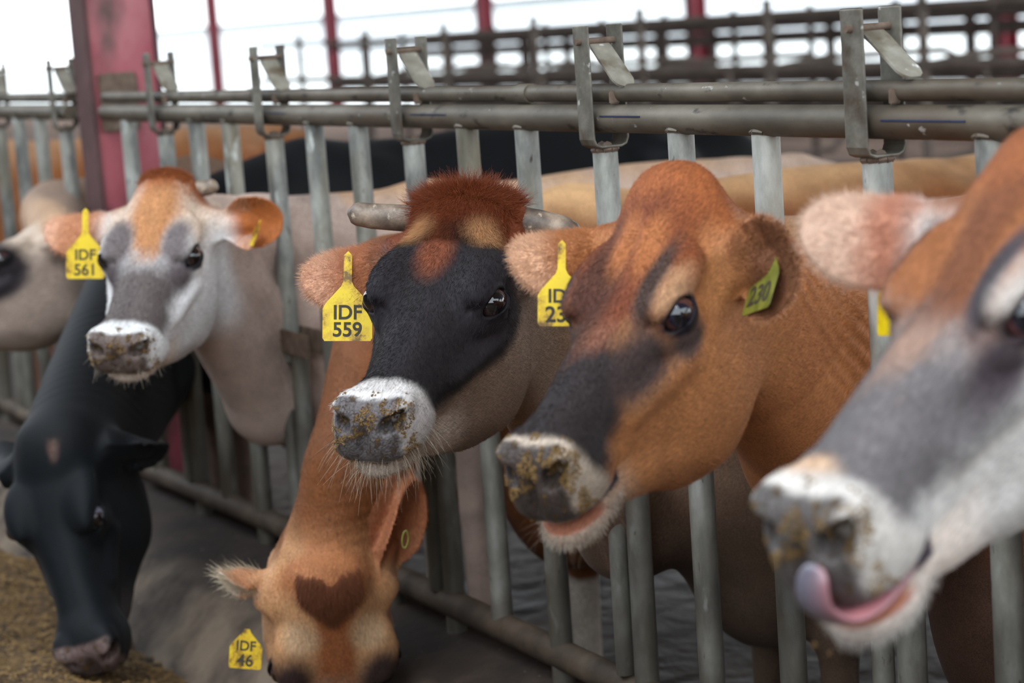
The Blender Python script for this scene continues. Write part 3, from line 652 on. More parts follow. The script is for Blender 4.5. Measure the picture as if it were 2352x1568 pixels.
def make_cow(c):
    h = Head(*c['pose']); h.setwarp(c.get('lm', []))
    for e in c['ears']:
        for k_ in ('dir', 'normal'):
            if 'i' + k_ in e: v_ = e['i' + k_]; e[k_] = tuple(h.M.T @ (IR * v_[0] - ID * v_[1] - IF * v_[2]))
    ears = c['ears']; xc = c['x']; bs = c.get('bs', 1.0)
    nk = c['neck']       # list of (point, vertical half, side half)
    side = c.get('nside', (1, 0, 0))
    hs = c.get('shape', {}); Mi = h.M.astype(f4); oo = h.o.astype(f4); hr = .45 * h.s
    hc = h.W((.2, 0, -.1))[0].astype(f4)
    off = c.get('dy', 0.0)
    flip = c.get('flip', 1)
    def body(P):
        P = P.copy(); P[:, 0] = (P[:, 0] - xc); P[:, 1] = (P[:, 1] - off) * flip
        P[:, 0] = np.abs(P[:, 0]); P /= bs
        d = ell(P, (0, 1.12, .76), (.31, .74, .41))
        d = smin(d, ell(P, (.10, .58, .80), (.14, .24, .36)), .10)
        d = smin(d, cap(P, (0, .48, 1.14), (0, 1.70, 1.13), .06, .06), .12)
        d = smin(d, cap(P, (.0, 1.50, 1.10), (.21, 1.55, 1.07), .05, .05), .08)
        d = smin(d, ell(P, (.0, .42, .62), (.17, .2, .30)), .09)
        d = smin(d, ell(P, (.10, 1.74, .86), (.15, .24, .30)), .1)
        d = smin(d, cap(P, (.13, .52, .60), (.125, .50, .36), .085, .05), .05)
        d = smin(d, cap(P, (.125, .50, .36), (.125, .50, .04), .042, .036), .03)
        d = smin(d, cap(P, (.16, 1.78, .66), (.16, 1.94, .40), .10, .05), .06)
        d = smin(d, cap(P, (.16, 1.94, .40), (.16, 1.86, .04), .045, .038), .03)
        d = smin(d, cap(P, (0, 2.02, 1.06), (0, 2.08, .40), .028, .02), .03)
        return d * bs
    def f(P):
        mb = (P[:, 1] - off) * flip > -.12
        d = np.full(len(P), 1.0, f4)
        if mb.any(): d[mb] = body(P[mb])
        dn = None
        for i in range(len(nk) - 1):
            (a, va, sa), (b, vb, sb) = nk[i], nk[i + 1]
            a = np.array(a, float); b = np.array(b, float)
            ta = nrm(b - a); up = nrm(np.array(c.get('nup', [(0, 0, 1)] * len(nk))[i], float)); up2 = nrm(np.array(c.get('nup', [(0, 0, 1)] * len(nk))[i + 1], float))
            for k in (-1, 0, 1):
                q = cap(P, a + up * k * (va - sa) , b + up2 * k * (vb - sb), sa, sb)
                dn = q if dn is None else smin(dn, q, .045)
        d = smin(d, dn, .10)
        m = ((P - hc) ** 2).sum(-1) < (hr + .1) ** 2
        if m.any():
            Lc = ((P[m] - oo) @ Mi) / f4(h.s)
            dh = head_sdf(Lc, hs)
            for e in ears: dh = smin(dh, ear_sdf(Lc, e), .010)
            dh = (dh * h.s).astype(f4)
            fold = c.get('fold', .0018) * np.sin(Lc[:, 0] * 250 + 9 * np.sin(Lc[:, 2] * 9) + 3 * np.sin(Lc[:, 1] * 21)) * sstep(-.02, -.07, Lc[:, 0]) * (.4 + .6 * np.sin(Lc[:, 2] * 17 + 1.5) ** 2)
            d[m] = smin(d[m] + fold, dh, .030)
        if 'extra' in c: d = c['extra'](P, d, h)
        return d.astype(f4)
    pts = np.concatenate([h.W([[-.12, -.30, -.30], [-.12, .30, -.30], [.52, -.1, -.24], [.52, .1, -.24], [-.1, -.28, .1], [-.1, .28, .1], [.52, .1, .05], [.52, -.1, .05]])])
    flo, fhi = pts.min(0), pts.max(0)
    ylo, yhi = sorted([off + flip * .1 * bs, off + flip * 2.25 * bs])
    lo = np.minimum(flo, [xc - .42 * bs, ylo, -.02]); hi = np.maximum(fhi, [xc + .42 * bs, yhi, 1.3 * bs])
    if c.get('boxclip'): pass
    G = grids(lo - .02, hi + .02, flo, fhi, c.get('res', .0035), c.get('coarse', .022))
    V, Q = polygonise(f, G)
    Lc = h.L(V)
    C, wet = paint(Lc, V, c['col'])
    # ears colours
    for e in ears:
        B = np.array(e['base'], float); a = nrm(e['dir']); n_ = np.array(e['normal'], float); n_ = nrm(n_ - a * (n_ @ a)); b = np.cross(n_, a)
        r = Lc - B; u = r @ a; v = r @ b; w = r @ n_
        inear = (u > -.01) & (u < .2) & (np.abs(v) < .075) & (np.abs(w) < .06) & (np.abs(Lc[:, 1]) > .085)
        cupw = e.get('cup', .9) * (v * v) / (e.get('wid', .047) * 1.1) * (1.25 - .75 * np.clip(u / e.get('len', .165), 0, 1)) + e.get('curl', 0) * u * u / e.get('len', .165)
        nz_ = vnoise3(Lc, 60, 9) * .15
        inner = sstep(-.0015, .0015, w - cupw)
        k = inear * sstep(.0, .05, u + .01 * nz_)
        C = mixc(C, e['back'], k * (1 - inner)); C = mixc(C, e['inner'], k * inner)
        if 'tipc' in e: C = mixc(C, e['tipc'], k * sstep(e.get('tip0', .06), e.get('tip0', .06) + .05, u + .03 * nz_ - .3 * v * 0))
    V = h.warp(V) if len(h.lm) else V
    me = fast_mesh(c['name'], V - np.array([xc, c.get('dy', 0), 0]), Q, {'col': ('FLOAT_COLOR', np.concatenate([C, np.ones((len(C), 1))], 1)), 'wet': ('FLOAT', wet * c.get('wet', 1)), 'huv': ('FLOAT_VECTOR', np.where((np.abs(Lc[:, :1]) < .8), Lc, Lc))})
    me.materials.append(M_coat)
    o = bpy.data.objects.new('cow', me); o.location = (xc, c.get('dy', 0), 0)
    link(o, None, label=c['label'], category='cow')
    o.data.name = 'cow_skin'
    # eyes
    for sgn in (1, -1):
        E = np.array([EYE[0], EYE[1] * sgn, EYE[2]]); ax = nrm([.60, .74 * sgn, .30]); r = .0232
        n1_, n2_ = 40, 28; vs = []; fs = []; Cc = []
        Mx = h.M; axw = Mx @ ax; uu = nrm(np.cross(axw, [0, 0, 1])); vv = np.cross(axw, uu); ec = h.warp(h.W(E))[0]
        for i in range(n2_ + 1):
            th = math.pi * i / n2_
            for j in range(n1_):
                a = 2 * math.pi * j / n1_
                p = (axw * math.cos(th) * (1.0 + .08 * max(0, math.cos(th)) ** 6) + (uu * math.cos(a) + vv * math.sin(a)) * math.sin(th)) * r * h.s
                vs.append(ec + p)
                rp = math.sin(th)
                if math.cos(th) > 0 and rp < .34: col = (6, 8, 14)
                elif math.cos(th) > 0 and rp < .66: col = c['col'].get('iris', (34, 24, 22))
                else: col = c['col'].get('sclera', (70, 50, 50))
                Cc.append((*lin(col), 1))
        for i in range(n2_):
            for j in range(n1_): fs.append((i * n1_ + j, (i + 1) * n1_ + j, (i + 1) * n1_ + (j + 1) % n1_, i * n1_ + (j + 1) % n1_))
        eo = mesh_obj('eye', np.array(vs) - np.array([xc, c.get('dy', 0), 0]), fs, M_eye, o, smooth=True)
        a_ = eo.data.attributes.new('col', 'FLOAT_COLOR', 'POINT'); a_.data.foreach_set('color', np.array(Cc, f4).ravel())
    c['h'] = h; c['obj'] = o; c['V'] = V; c['Q'] = Q; c['C'] = C; c['Lc'] = Lc
    return o
# ------------------------------------------------------------------ the herd
def necks(h_pose, xo, xc, va0=.115, sa0=.072, zf=.96, vf=.19, sf=.095, z2=.92, v2=.26, yb=-.02, y2=.42, mid=None):
    h = Head(*h_pose); a = h.W((.03, 0, -.10))[0]
    st = [(a, va0, sa0)]
    if mid is not None: st.append(mid)
    st += [((xo, yb, zf), vf, sf), ((xc, y2, z2), v2, .14)]
    return st
E_R = dict(base=(.048, -.112, -.060), dir=(-.12, -1, -.12), normal=(.35, .1, -.9), idir=(-1, .02, -.15), inormal=(.1, -.62, -.78), cup=.55, len=.15, wid=.047, back=(196, 132, 88), inner=(205, 150, 120))
P1 = ([-1.337, -0.335, 1.223], [0.718, -0.539, -0.439], [0.585, 0.81, -0.038], [0.376, -0.229, 0.898], 1.109)
P2 = ([0.107, -0.327, 1.238], [0.598, -0.701, -0.388], [0.747, 0.663, -0.048], [0.291, -0.261, 0.921], 1.117)
P3 = ([0.766, -0.354, 1.296], [0.366, -0.772, -0.52], [0.904, 0.428, 0.001], [0.222, -0.47, 0.854], 1.064)
P4 = ([1.529, -0.398, 1.365], [0.192, -0.849, -0.493], [0.973, 0.229, -0.014], [0.125, -0.477, 0.87], 1.107)
P5 = ([-1.576, -0.585, 0.696], [0.538, -0.186, -0.822], [0.589, 0.78, 0.209], [0.603, -0.597, 0.529], 1.20)
P6 = ([-0.511, -0.378, 0.498], [-0.228, 0.064, -0.971], [0.274, 0.962, -0.001], [0.934, -0.267, -0.237], 1.087)
P7 = ([-2.65, -0.21, 1.067], [-0.015, -0.958, -0.287], [0.959, -0.095, 0.267], [-0.283, -0.271, 0.92], 1.08)
HU = lambda P: tuple(P[3])
herd = []
herd.append(dict(name='cow1', x=-1.66, bs=.94, fold=.0010, pose=P1, res=.0042, label='fawn and white faced cow with dark eye patches and yellow ear tag IDF 561',
    neck=necks(P1, -1.64, -1.66, zf=.86, vf=.30, sf=.10, z2=.84, v2=.30), nup=[HU(P1), (0, 0, 1), (0, 0, 1)],
    lm=[((0, 0, 0.03), (-5, -10)), ((.42, 0, -.037), (0, 12)), ((.412, 0, -0.177), (-8, -26)), ((.37, .055, -.14), (8, -2))],
    ears=[dict(E_R, idir=(-1, -.02, -.1), back=(206, 146, 108), inner=(214, 140, 90), tipc=(226, 178, 150), tip0=.09, len=.145, wid=.052),
          dict(base=(.048, .112, -.060), idir=(1, .10, .15), inormal=(-.25, -.1, 1), back=(190, 130, 90), inner=(176, 102, 52), len=.125, wid=.050, cup=.9)],
    col=dict(body=(196, 172, 158), back=(202, 158, 116), cheek=(226, 223, 222), forehead=(216, 192, 172), stripe=(182, 126, 84), sx=.26, bridge=(98, 88, 86), bx=.235, bz0=-.06, bz1=-.10,
             poll=(150, 84, 46), px=.045, ring=(226, 224, 222), planum=(108, 94, 88), rx=.392, chin=(206, 190, 176), lid=(40, 36, 40), fz=-.09, sclera=(60, 50, 52),
             blobs=[((186, 130, 86), (.10, .0, .0), (.10, .050, .06), .4), ((116, 106, 106), (.185, .058, -.010), (.060, .030, .040), .4), ((190, 184, 182), (.185, .086, -.026), (.026, .014, .014), .5), ((96, 86, 88), (.235, .066, -.055), (.035, .026, .026), .5)])))
herd.append(dict(name='cow2', x=-.14, bs=.93, pose=P2, res=.0033, label='black-faced horned cow with shaggy rust poll, white muzzle and yellow ear tag IDF 559',
    neck=necks(P2, -.11, -.14, zf=.82, vf=.31, sf=.085, z2=.80, v2=.30, yb=.06), nup=[HU(P2), (0, 0, 1), (0, 0, 1)],
    shape=dict(poll=(.002, 0, -.006, .040, .088, .034)),
    lm=[((0, 0, 0.03), (-6, -8)), ((.192, .093, -.035), (14, 2)), ((.45, .04, -.06), (-6, -4)), ((.42, 0, -.037), (14, 2)), ((.412, 0, -.177), (-18, -26)), ((.25, .047, -.26), (14, 3))],
    ears=[dict(E_R, idir=(-1, -.18, -.15), back=(176, 112, 76), inner=(206, 140, 104), tipc=(206, 158, 128), tip0=.07, len=.145, wid=.056),
          dict(base=(.048, .112, -.060), dir=(-.1, 1, -.2), normal=(.6, -.1, -.6), back=(160, 98, 62), inner=(150, 96, 66))],
    col=dict(neckshade=(104, 84, 70), body=(140, 108, 84), back=(176, 128, 88), cheek=(146, 124, 106), forehead=(42, 36, 38), bridge=(36, 31, 33), bx=.10, bz0=-.105, bz1=-.125,
             poll=(124, 62, 34), px=.088, ring=(214, 208, 204), planum=(98, 92, 92), rx=.388, chin=(190, 172, 158), over=[((196, 148, 104), (.082, .050, .010), (.026, .026, .03), .6)], lid=(26, 22, 26), fz=-.10, iris=(20, 16, 16), sclera=(60, 44, 44),
             blobs=[((40, 34, 38), (.190, .085, -.055), (.085, .05, .065), .25), ((112, 58, 34), (.125, -.008, .0), (.055, .026, .03), .5), ((34, 29, 33), (.20, .075, -.03), (.06, .03, .04), .4)])))
herd.append(dict(name='cow3', x=.62, bs=.93, pose=P3, res=.0033, label='orange-brown cow with domed forehead, pale ring above the eye and ear tags 230',
    neck=necks(P3, .60, .62, va0=.125, sa0=.075, zf=.955, vf=.20, sf=.10, z2=.86, v2=.26), nup=[HU(P3), (0, 0, 1), (0, 0, 1)],
    shape=dict(poll=(-.006, 0, -.002, .042, .050, .036), dome=.004, lip=.010),
    lm=[((0, 0, 0.03), (6, 4)), ((.192, .093, -.035), (5, 4)), ((.165, -.10, -.035), (44, 0)), ((.45, -.045, -.06), (32, -6)), ((.45, .04, -.06), (4, -6)), ((.412, 0, -.177), (-4, 4)), ((.20, .047, -.275), (8, 60))],
    ears=[dict(E_R, idir=(-1, -.10, .0), back=(178, 116, 72), inner=(214, 158, 128), tipc=(210, 166, 134), tip0=.05, len=.125, wid=.055),
          dict(base=(.050, .098, -.085), idir=(.50, .02, .80), inormal=(-.70, -.05, .70), back=(206, 150, 112), inner=(128, 84, 58), len=.105, wid=.060, cup=.55)],
    col=dict(body=(174, 112, 68), back=(190, 136, 92), neckshade=(88, 64, 52), cheek=(184, 124, 78), forehead=(134, 72, 40), stripe=(116, 60, 36), sx=.28, bridge=(46, 38, 38), bx=.25, bz0=-.055, bz1=-.12,
             mid=(128, 80, 62), midx=.31, poll=(160, 92, 52), px=.05, ring=(190, 172, 154), planum=(68, 58, 54), rx=.418, chin=(214, 190, 168), lo=.010, chx=.37, fx=.22, lip=(74, 66, 72), lid=(30, 26, 32), fz=-.06, iris=(26, 26, 40), sclera=(84, 54, 48),
             blobs=[((84, 50, 38), (.20, -.040, .0), (.12, .034, .05), .5), ((66, 52, 52), (.185, -.085, -.03, 1), (.05, .016, .04), .4), ((74, 54, 46), (.180, .052, -.004, 1), (.078, .022, .040), .4), ((192, 152, 116), (.176, .080, -.016, 1), (.044, .018, .020), .5), ((66, 52, 50), (.265, .062, -.06), (.06, .03, .035), .5), ((84, 68, 64), (.200, .092, -.070), (.034, .02, .022), .5), ((170, 104, 60), (.12, .02, .01), (.05, .02, .03), .6)])))
herd.append(dict(name='cow4', x=1.38, bs=.93, pose=P4, res=.0033, label='nearest grey and white faced cow licking its nose at the right edge',
    neck=necks(P4, 1.38, 1.38, va0=.125, sa0=.075, zf=.95, vf=.22, sf=.10, z2=.84, v2=.26), nup=[HU(P4), (0, 0, 1), (0, 0, 1)],
    shape=dict(lip=.016, poll=(-.006, 0, .008, .038, .040, .036)),
    lm=[((0, 0, .03), (36, 40)), ((.192, .093, -.035), (10, -16)), ((.165, -.10, -.035), (95, -8)), ((.04, -.11, -.06), (10, 0)), ((.45, -.045, -.06), (44, 0)), ((.412, 0, -.177), (18, 16)), ((.25, .047, -.26), (-16, 6))],
    ears=[dict(E_R, idir=(-.85, .10, -.5), back=(190, 130, 104), inner=(222, 160, 140), tipc=(208, 174, 152), tip0=.05, len=.14, wid=.060),
          dict(base=(.048, .112, -.060), dir=(-.1, 1, -.1), normal=(.6, -.1, -.6), back=(170, 110, 72), inner=(180, 120, 90))],
    col=dict(neckshade=(104, 72, 52), body=(176, 122, 82), back=(196, 140, 92), cheek=(216, 210, 204), forehead=(148, 92, 56), bridge=(104, 98, 98), bx=.24, bz0=-.105, bz1=-.10, mid=(150, 120, 104), midx=.33,
             poll=(150, 88, 52), px=.06, ring=(204, 196, 188), planum=(88, 82, 80), stripe=(118, 70, 44), sx=.30, rx=.405, chin=(224, 208, 196), lo=.014, fx=.25, lip=(70, 60, 70), lid=(46, 36, 40), fz=-.07, iris=(20, 22, 34), sclera=(120, 76, 74),
             blobs=[((74, 66, 70), (.185, .054, -.006, 1), (.085, .020, .035), .4), ((190, 180, 172), (.178, .082, -.018, 1), (.052, .024, .022), .45), ((70, 60, 64), (.240, .075, -.065), (.05, .024, .030), .5), ((60, 54, 60), (.15, -.102, -.035), (.075, .030, .07), .3), ((206, 170, 140), (.415, -.01, -.03), (.02, .03, .02), .5)])))
herd.append(dict(name='cow5', x=-2.43, bs=1.02, fold=.0006, pose=P5, res=.0048, label='black cow at far left with head down eating the feed',
    neck=necks(P5, -2.40, -2.43, va0=.17, sa0=.11, zf=.86, vf=.30, sf=.11, z2=.84, v2=.40), nup=[HU(P5), (.5, -.3, .8), (0, 0, 1)],
    shape=dict(poll=(-.002, 0, -.006, .034, .060, .030)),
    lm=[((.192, .093, -.035), (-30, 12)), ((.165, -.10, -.035), (-26, -8)), ((.45, .04, -.06), (20, -8)), ((0, 0, .03), (6, 14)), ((.20, .047, -.275), (10, -8))],
    ears=[dict(E_R, idir=(-.5, .3, -.8), back=(13, 14, 17), inner=(18, 18, 20)), dict(base=(.048, .112, -.060), idir=(.8, -.15, -.5), inormal=(0, -.6, .8), wid=.036, len=.10, back=(13, 14, 17), inner=(16, 16, 18))],
    col=dict(body=(10, 12, 15), cheek=(10, 14, 18), forehead=(11, 16, 20), bridge=(11, 15, 19), poll=(12, 14, 17), ring=(18, 19, 24), planum=(110, 92, 88), rx=.43, chin=(60, 54, 54), lid=(16, 17, 20), sclera=(110, 110, 124),
             blobs=[((150, 116, 104), (.020, .018, .01, 1), (.055, .016, .06), .4)])))
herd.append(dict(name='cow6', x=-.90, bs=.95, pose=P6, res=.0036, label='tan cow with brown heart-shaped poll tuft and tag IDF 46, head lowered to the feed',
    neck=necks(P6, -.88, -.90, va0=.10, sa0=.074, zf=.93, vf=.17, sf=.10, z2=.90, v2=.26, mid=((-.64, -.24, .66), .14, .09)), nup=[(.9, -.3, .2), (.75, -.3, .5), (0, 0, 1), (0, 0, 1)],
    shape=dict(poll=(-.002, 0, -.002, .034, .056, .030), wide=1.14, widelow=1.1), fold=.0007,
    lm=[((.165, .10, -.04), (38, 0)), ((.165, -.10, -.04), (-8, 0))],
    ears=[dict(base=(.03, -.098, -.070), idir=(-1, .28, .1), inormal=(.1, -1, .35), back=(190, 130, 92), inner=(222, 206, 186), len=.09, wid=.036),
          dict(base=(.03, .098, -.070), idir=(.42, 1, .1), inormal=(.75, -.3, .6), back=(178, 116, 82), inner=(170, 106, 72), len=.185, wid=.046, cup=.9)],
    col=dict(body=(120, 72, 40), back=(222, 176, 128), cheek=(196, 150, 112), forehead=(202, 152, 108), stripe=(172, 106, 66), sx=.25, bridge=(120, 90, 76), bx=.22, bz0=-.09, bz1=-.12, poll=(172, 112, 72), px=.02,  # body brown darkened to carry shade from the neighbour's head above
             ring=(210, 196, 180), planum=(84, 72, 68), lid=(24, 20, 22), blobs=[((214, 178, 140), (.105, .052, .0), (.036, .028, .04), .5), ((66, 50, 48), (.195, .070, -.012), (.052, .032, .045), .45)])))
herd.append(dict(name='cow7', x=-3.32, bs=.94, pose=P7, res=.0048, label='grey-brown cow with a dark eye patch cut off by the left edge',
    neck=necks(P7, -3.32, -3.32, zf=.92, vf=.22, sf=.10), nup=[HU(P7), (0, 0, 1), (0, 0, 1)],
    ears=[dict(E_R, back=(180, 130, 90)), dict(base=(.048, .112, -.060), dir=(-.35, 1, -.30), normal=(.55, -.1, -.6), back=(188, 132, 92), inner=(196, 120, 66), len=.15, wid=.048)],
    col=dict(body=(140, 116, 100), back=(120, 92, 74), cheek=(150, 132, 120), forehead=(206, 186, 168), bridge=(52, 44, 46), bx=.17, bz0=-.12, bz1=-.15, poll=(186, 150, 120), ring=(200, 190, 180), planum=(80, 72, 70), lid=(20, 18, 20),
             blobs=[((44, 38, 42), (.21, .085, -.065), (.075, .04, .065), .3)])))
PB = ([0, -.55, .62], [0, -.72, -.69], [1, 0, 0], [0, -.69, .72], 1.08)
def standing(name, loc, rot, col, label, bs):
    c = dict(name=name, x=0, bs=bs, fold=0, pose=PB, res=.009, coarse=.03, neck=necks(PB, 0, 0, zf=.86, vf=.20, sf=.10), nup=[(0, -.3, 1), (0, 0, 1), (0, 0, 1)], label=label,
             ears=[dict(E_R, back=col['body'], inner=col['body']), dict(base=(.048, .112, -.060), dir=(-.1, 1, -.2), normal=(.6, -.1, -.6), back=col['body'], inner=col['body'])], col=col)
    o = make_cow(c); o.location = loc; o.rotation_euler = (0, 0, rot); return o
import time as _t
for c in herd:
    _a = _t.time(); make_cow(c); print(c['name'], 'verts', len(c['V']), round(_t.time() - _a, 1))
blk = dict(body=(13, 15, 20), cheek=(13, 15, 20), forehead=(13, 15, 20), bridge=(13, 15, 20), poll=(13, 15, 20), ring=(24, 24, 28), planum=(60, 56, 56), blobs=[])
brn = dict(body=(150, 92, 52), back=(186, 140, 104), cheek=(160, 104, 64), forehead=(160, 104, 64), bridge=(70, 56, 50), poll=(140, 84, 50), ring=(200, 180, 160), planum=(70, 60, 56), blobs=[])
standing('cow9', (-5.61, .0, 0), 0, brn, 'blurred brown cow with its head down behind the leftmost fence', .98)
# ------------------------------------------------------------------ hair
def hairs(name, parent, roots, dirs, length, cols, rad, droop=.0, curl=.25, npt=5, lift=None, taper=True, **kw):
    N = len(roots); org = np.array(parent.location)
    t = np.linspace(0, 1, npt)[None, :, None]; L_ = np.broadcast_to(np.asarray(length, float).reshape(-1, 1, 1), (N, 1, 1))
    rd = rng.normal(size=(N, 3)); rd /= np.linalg.norm(rd, axis=1)[:, None]
    P = roots[:, None] + dirs[:, None] * t * L_ + rd[:, None] * (t ** 2) * L_ * curl + np.array([0, 0, -1.])[None, None] * (t ** 2) * L_ * droop
    hc = bpy.data.hair_curves.new(name); hc.add_curves([npt] * N)
    hc.attributes['position'].data.foreach_set('vector', (P - org).astype(np.float32).ravel())
    ra = hc.attributes.get('radius') or hc.attributes.new('radius', 'FLOAT', 'POINT')
    rr = np.tile(rad * (1 - .75 * np.linspace(0, 1, npt)), N); ra.data.foreach_set('value', rr.astype(np.float32))
    ca = hc.attributes.new('col', 'FLOAT_COLOR', 'CURVE'); ca.data.foreach_set('color', np.concatenate([np.clip(cols, 0, 1), np.ones((N, 1))], 1).astype(np.float32).ravel())
    hc.materials.append(M_hair)
    o = bpy.data.objects.new(name, hc); link(o, parent, kind='stuff', **kw); return o
def scatter(c, mask, n, seed=1):
    """n random points on the skin where mask(local, world, normal) holds"""
    r = np.random.default_rng(seed); V, Q = c['V'], c['Q']; a, b, d = V[Q[:, 0]], V[Q[:, 1]], V[Q[:, 2]]
    cr = np.cross(b - a, V[Q[:, 3]] - a); ar = np.linalg.norm(cr, axis=1) + 1e-12; nn = cr / ar[:, None]
    Lc = c['Lc'][Q[:, 0]]; m = mask(Lc, a, nn); w = np.where(m, ar, 0); w /= w.sum()
    f = r.choice(len(Q), n, p=w); u = r.random((n, 1)); v = r.random((n, 1))
    P = V[Q[f, 0]] * (1 - u) * (1 - v) + V[Q[f, 1]] * u * (1 - v) + V[Q[f, 2]] * u * v + V[Q[f, 3]] * (1 - u) * v
    return P, nn[f], c['C'][Q[f, 0]], Lc[f]
def facing(a, nn): return ((CAM - a) * nn).sum(1) > 0
def coat(c, n, length=.008, rad=.00022, seed=3):
    h = c['h']; E = np.array(EYE)
    def mask(L, a, nn):
        de = np.sqrt(((np.stack([L[:, 0], np.abs(L[:, 1]), L[:, 2]], -1) - E) ** 2).sum(-1))
        pm = (L[:, 0] > .425) & (np.abs(L[:, 1]) < .056) & (L[:, 2] > -.135)
        return facing(a, nn) & (de > .031) & ~pm & (L[:, 0] > -.30) & (L[:, 0] < .5) & (np.abs(L[:, 2]) < .34) & (a[:, 1] < .25) & (a[:, 2] > .3)
    P, N_, C_, L = scatter(c, mask, n, seed)
    r = np.random.default_rng(seed + 9)
    x, y, z = L.T
    fl = np.stack([np.where(x > .11, 1., -1.) * sstep(0, .03, np.abs(x - .11)), np.sign(y) * .25, -.35 * np.ones(len(x))], -1)
    chk = sstep(-.06, -.12, z)[:, None]; fl = fl * (1 - chk) + np.array([-.7, 0, -.7]) * chk
    fw = fl @ h.M.T; fw -= N_ * (fw * N_).sum(1)[:, None]; fw /= np.linalg.norm(fw, axis=1)[:, None] + 1e-9
    d = fw + N_ * .20 + r.normal(size=P.shape) * .10; d /= np.linalg.norm(d, axis=1)[:, None]
    cc = C_ * (.92 + .5 * r.normal(size=(n, 1)) * .38).clip(.45, 1.7)
    hairs('coat_hair', c['obj'], P - N_ * .0008, d, length * (.6 + .7 * r.random(n)), cc, rad, curl=.12, npt=4)
def cow(n): return [c for c in herd if c['name'] == n][0]
coat(cow('cow2'), 110000, .0085, .00026); coat(cow('cow3'), 120000, .0075, .00024, 5); coat(cow('cow4'), 50000, .007, .00028, 8)
coat(cow('cow1'), 40000, .008, .0004, 18); coat(cow('cow6'), 45000, .008, .0003, 28)
def tuft(c, lo, n, length, col, base_dir, spread, rad, seed, droop=.2, curl=.35, label=None, lift=.5):
    r = np.random.default_rng(seed)
    def mask(L, a, nn): return lo(L)
    P, N_, C_, L = scatter(c, mask, n, seed); h = c['h']
    side = np.sign(L[:, 1]) * np.clip(np.abs(L[:, 1]) / .06, 0, 1)
    d = (np.tile(np.array(base_dir, float), (n, 1)) + np.stack([0 * side, side * spread, 0 * side], -1)) @ h.M.T + N_ * lift + r.normal(size=(n, 3)) * .22
    d /= np.linalg.norm(d, axis=1)[:, None]
    cc = (C_ if col is None else lin(col)[None]) * (.75 + .5 * r.random((n, 1))) * (1 + np.array([0, -.04, -.06]) * r.normal(size=(n, 1)))
    hairs('poll_hair', c['obj'], P, d, length * (.45 + .75 * r.random(n)), cc, rad, droop=droop, curl=curl, npt=6, label=label)
tuft(cow('cow2'), lambda L: (np.abs(L[:, 0] + .002) < .034) & (np.abs(L[:, 1]) < .080) & (L[:, 2] > -.008), 4200, .024, (124, 62, 34), (.25, 0, .15), .9, .00028, 11, droop=-.1, curl=.35, label='shaggy rust red poll hair')
tuft(cow('cow2'), lambda L: (np.abs(L[:, 0] - .065) < .045) & (np.abs(L[:, 1]) < .075) & (L[:, 2] > -.04), 9000, .016, None, (1.2, 0, .0), .45, .00026, 12, droop=.2, curl=.25)
tuft(cow('cow1'), lambda L: (np.abs(L[:, 0] - .0) < .03) & (np.abs(L[:, 1]) < .05) & (L[:, 2] > -.01), 2000, .010, (150, 84, 46), (.1, 0, .6), .8, .0004, 13)
tuft(cow('cow6'), lambda L: (L[:, 0] < .068) & (L[:, 0] > -.024 + .016 * np.exp(-(L[:, 1] / .014) ** 2)) & (np.abs(L[:, 1]) < .052 - .95 * np.clip(L[:, 0] - .016, 0, 1)) & (L[:, 2] > -.04), 9000, .020, (112, 62, 34), (1.1, 0, .15), .18, .0003, 14, droop=.0, curl=.12, label='dark brown heart-shaped poll tuft')
def whiskers(c, n, length, col, seed, rad=.00022, lo=None, droop=.3):
    r = np.random.default_rng(seed)
    def mask(L, a, nn): return (lo(L) if lo else (L[:, 0] > .36) & (L[:, 2] < -.115) & (np.abs(L[:, 1]) < .07))
    P, N_, C_, L = scatter(c, mask, n, seed)
    d = N_ + c['h'].vec((.25, 0, -.3)) + r.normal(size=(n, 3)) * .18; d /= np.linalg.norm(d, axis=1)[:, None]
    hairs('whiskers', c['obj'], P, d, length * (.3 + .8 * r.random(n) ** 1.5), lin(col)[None] * (.6 + .6 * r.random((n, 1))), rad, droop=droop, curl=.2, npt=6)
whiskers(cow('cow2'), 420, .045, (200, 184, 160), 21); whiskers(cow('cow2'), 60, .07, (60, 52, 44), 22, lo=lambda L: (L[:, 0] > .42) & (np.abs(L[:, 1]) > .02) & (L[:, 2] < -.05))
whiskers(cow('cow3'), 2200, .010, (214, 196, 178), 23, .0003, lo=lambda L: (L[:, 0] > .36) & (L[:, 2] < -.166) & (np.abs(L[:, 1]) < .07)); whiskers(cow('cow3'), 200, .045, (120, 100, 84), 24, lo=lambda L: (L[:, 0] > .34) & (L[:, 2] < -.165))
whiskers(cow('cow4'), 1600, .010, (224, 214, 204), 25, .0003, lo=lambda L: (L[:, 0] > .36) & (L[:, 2] < -.172) & (np.abs(L[:, 1]) < .07)); whiskers(cow('cow1'), 200, .022, (190, 176, 160), 26, .0004)
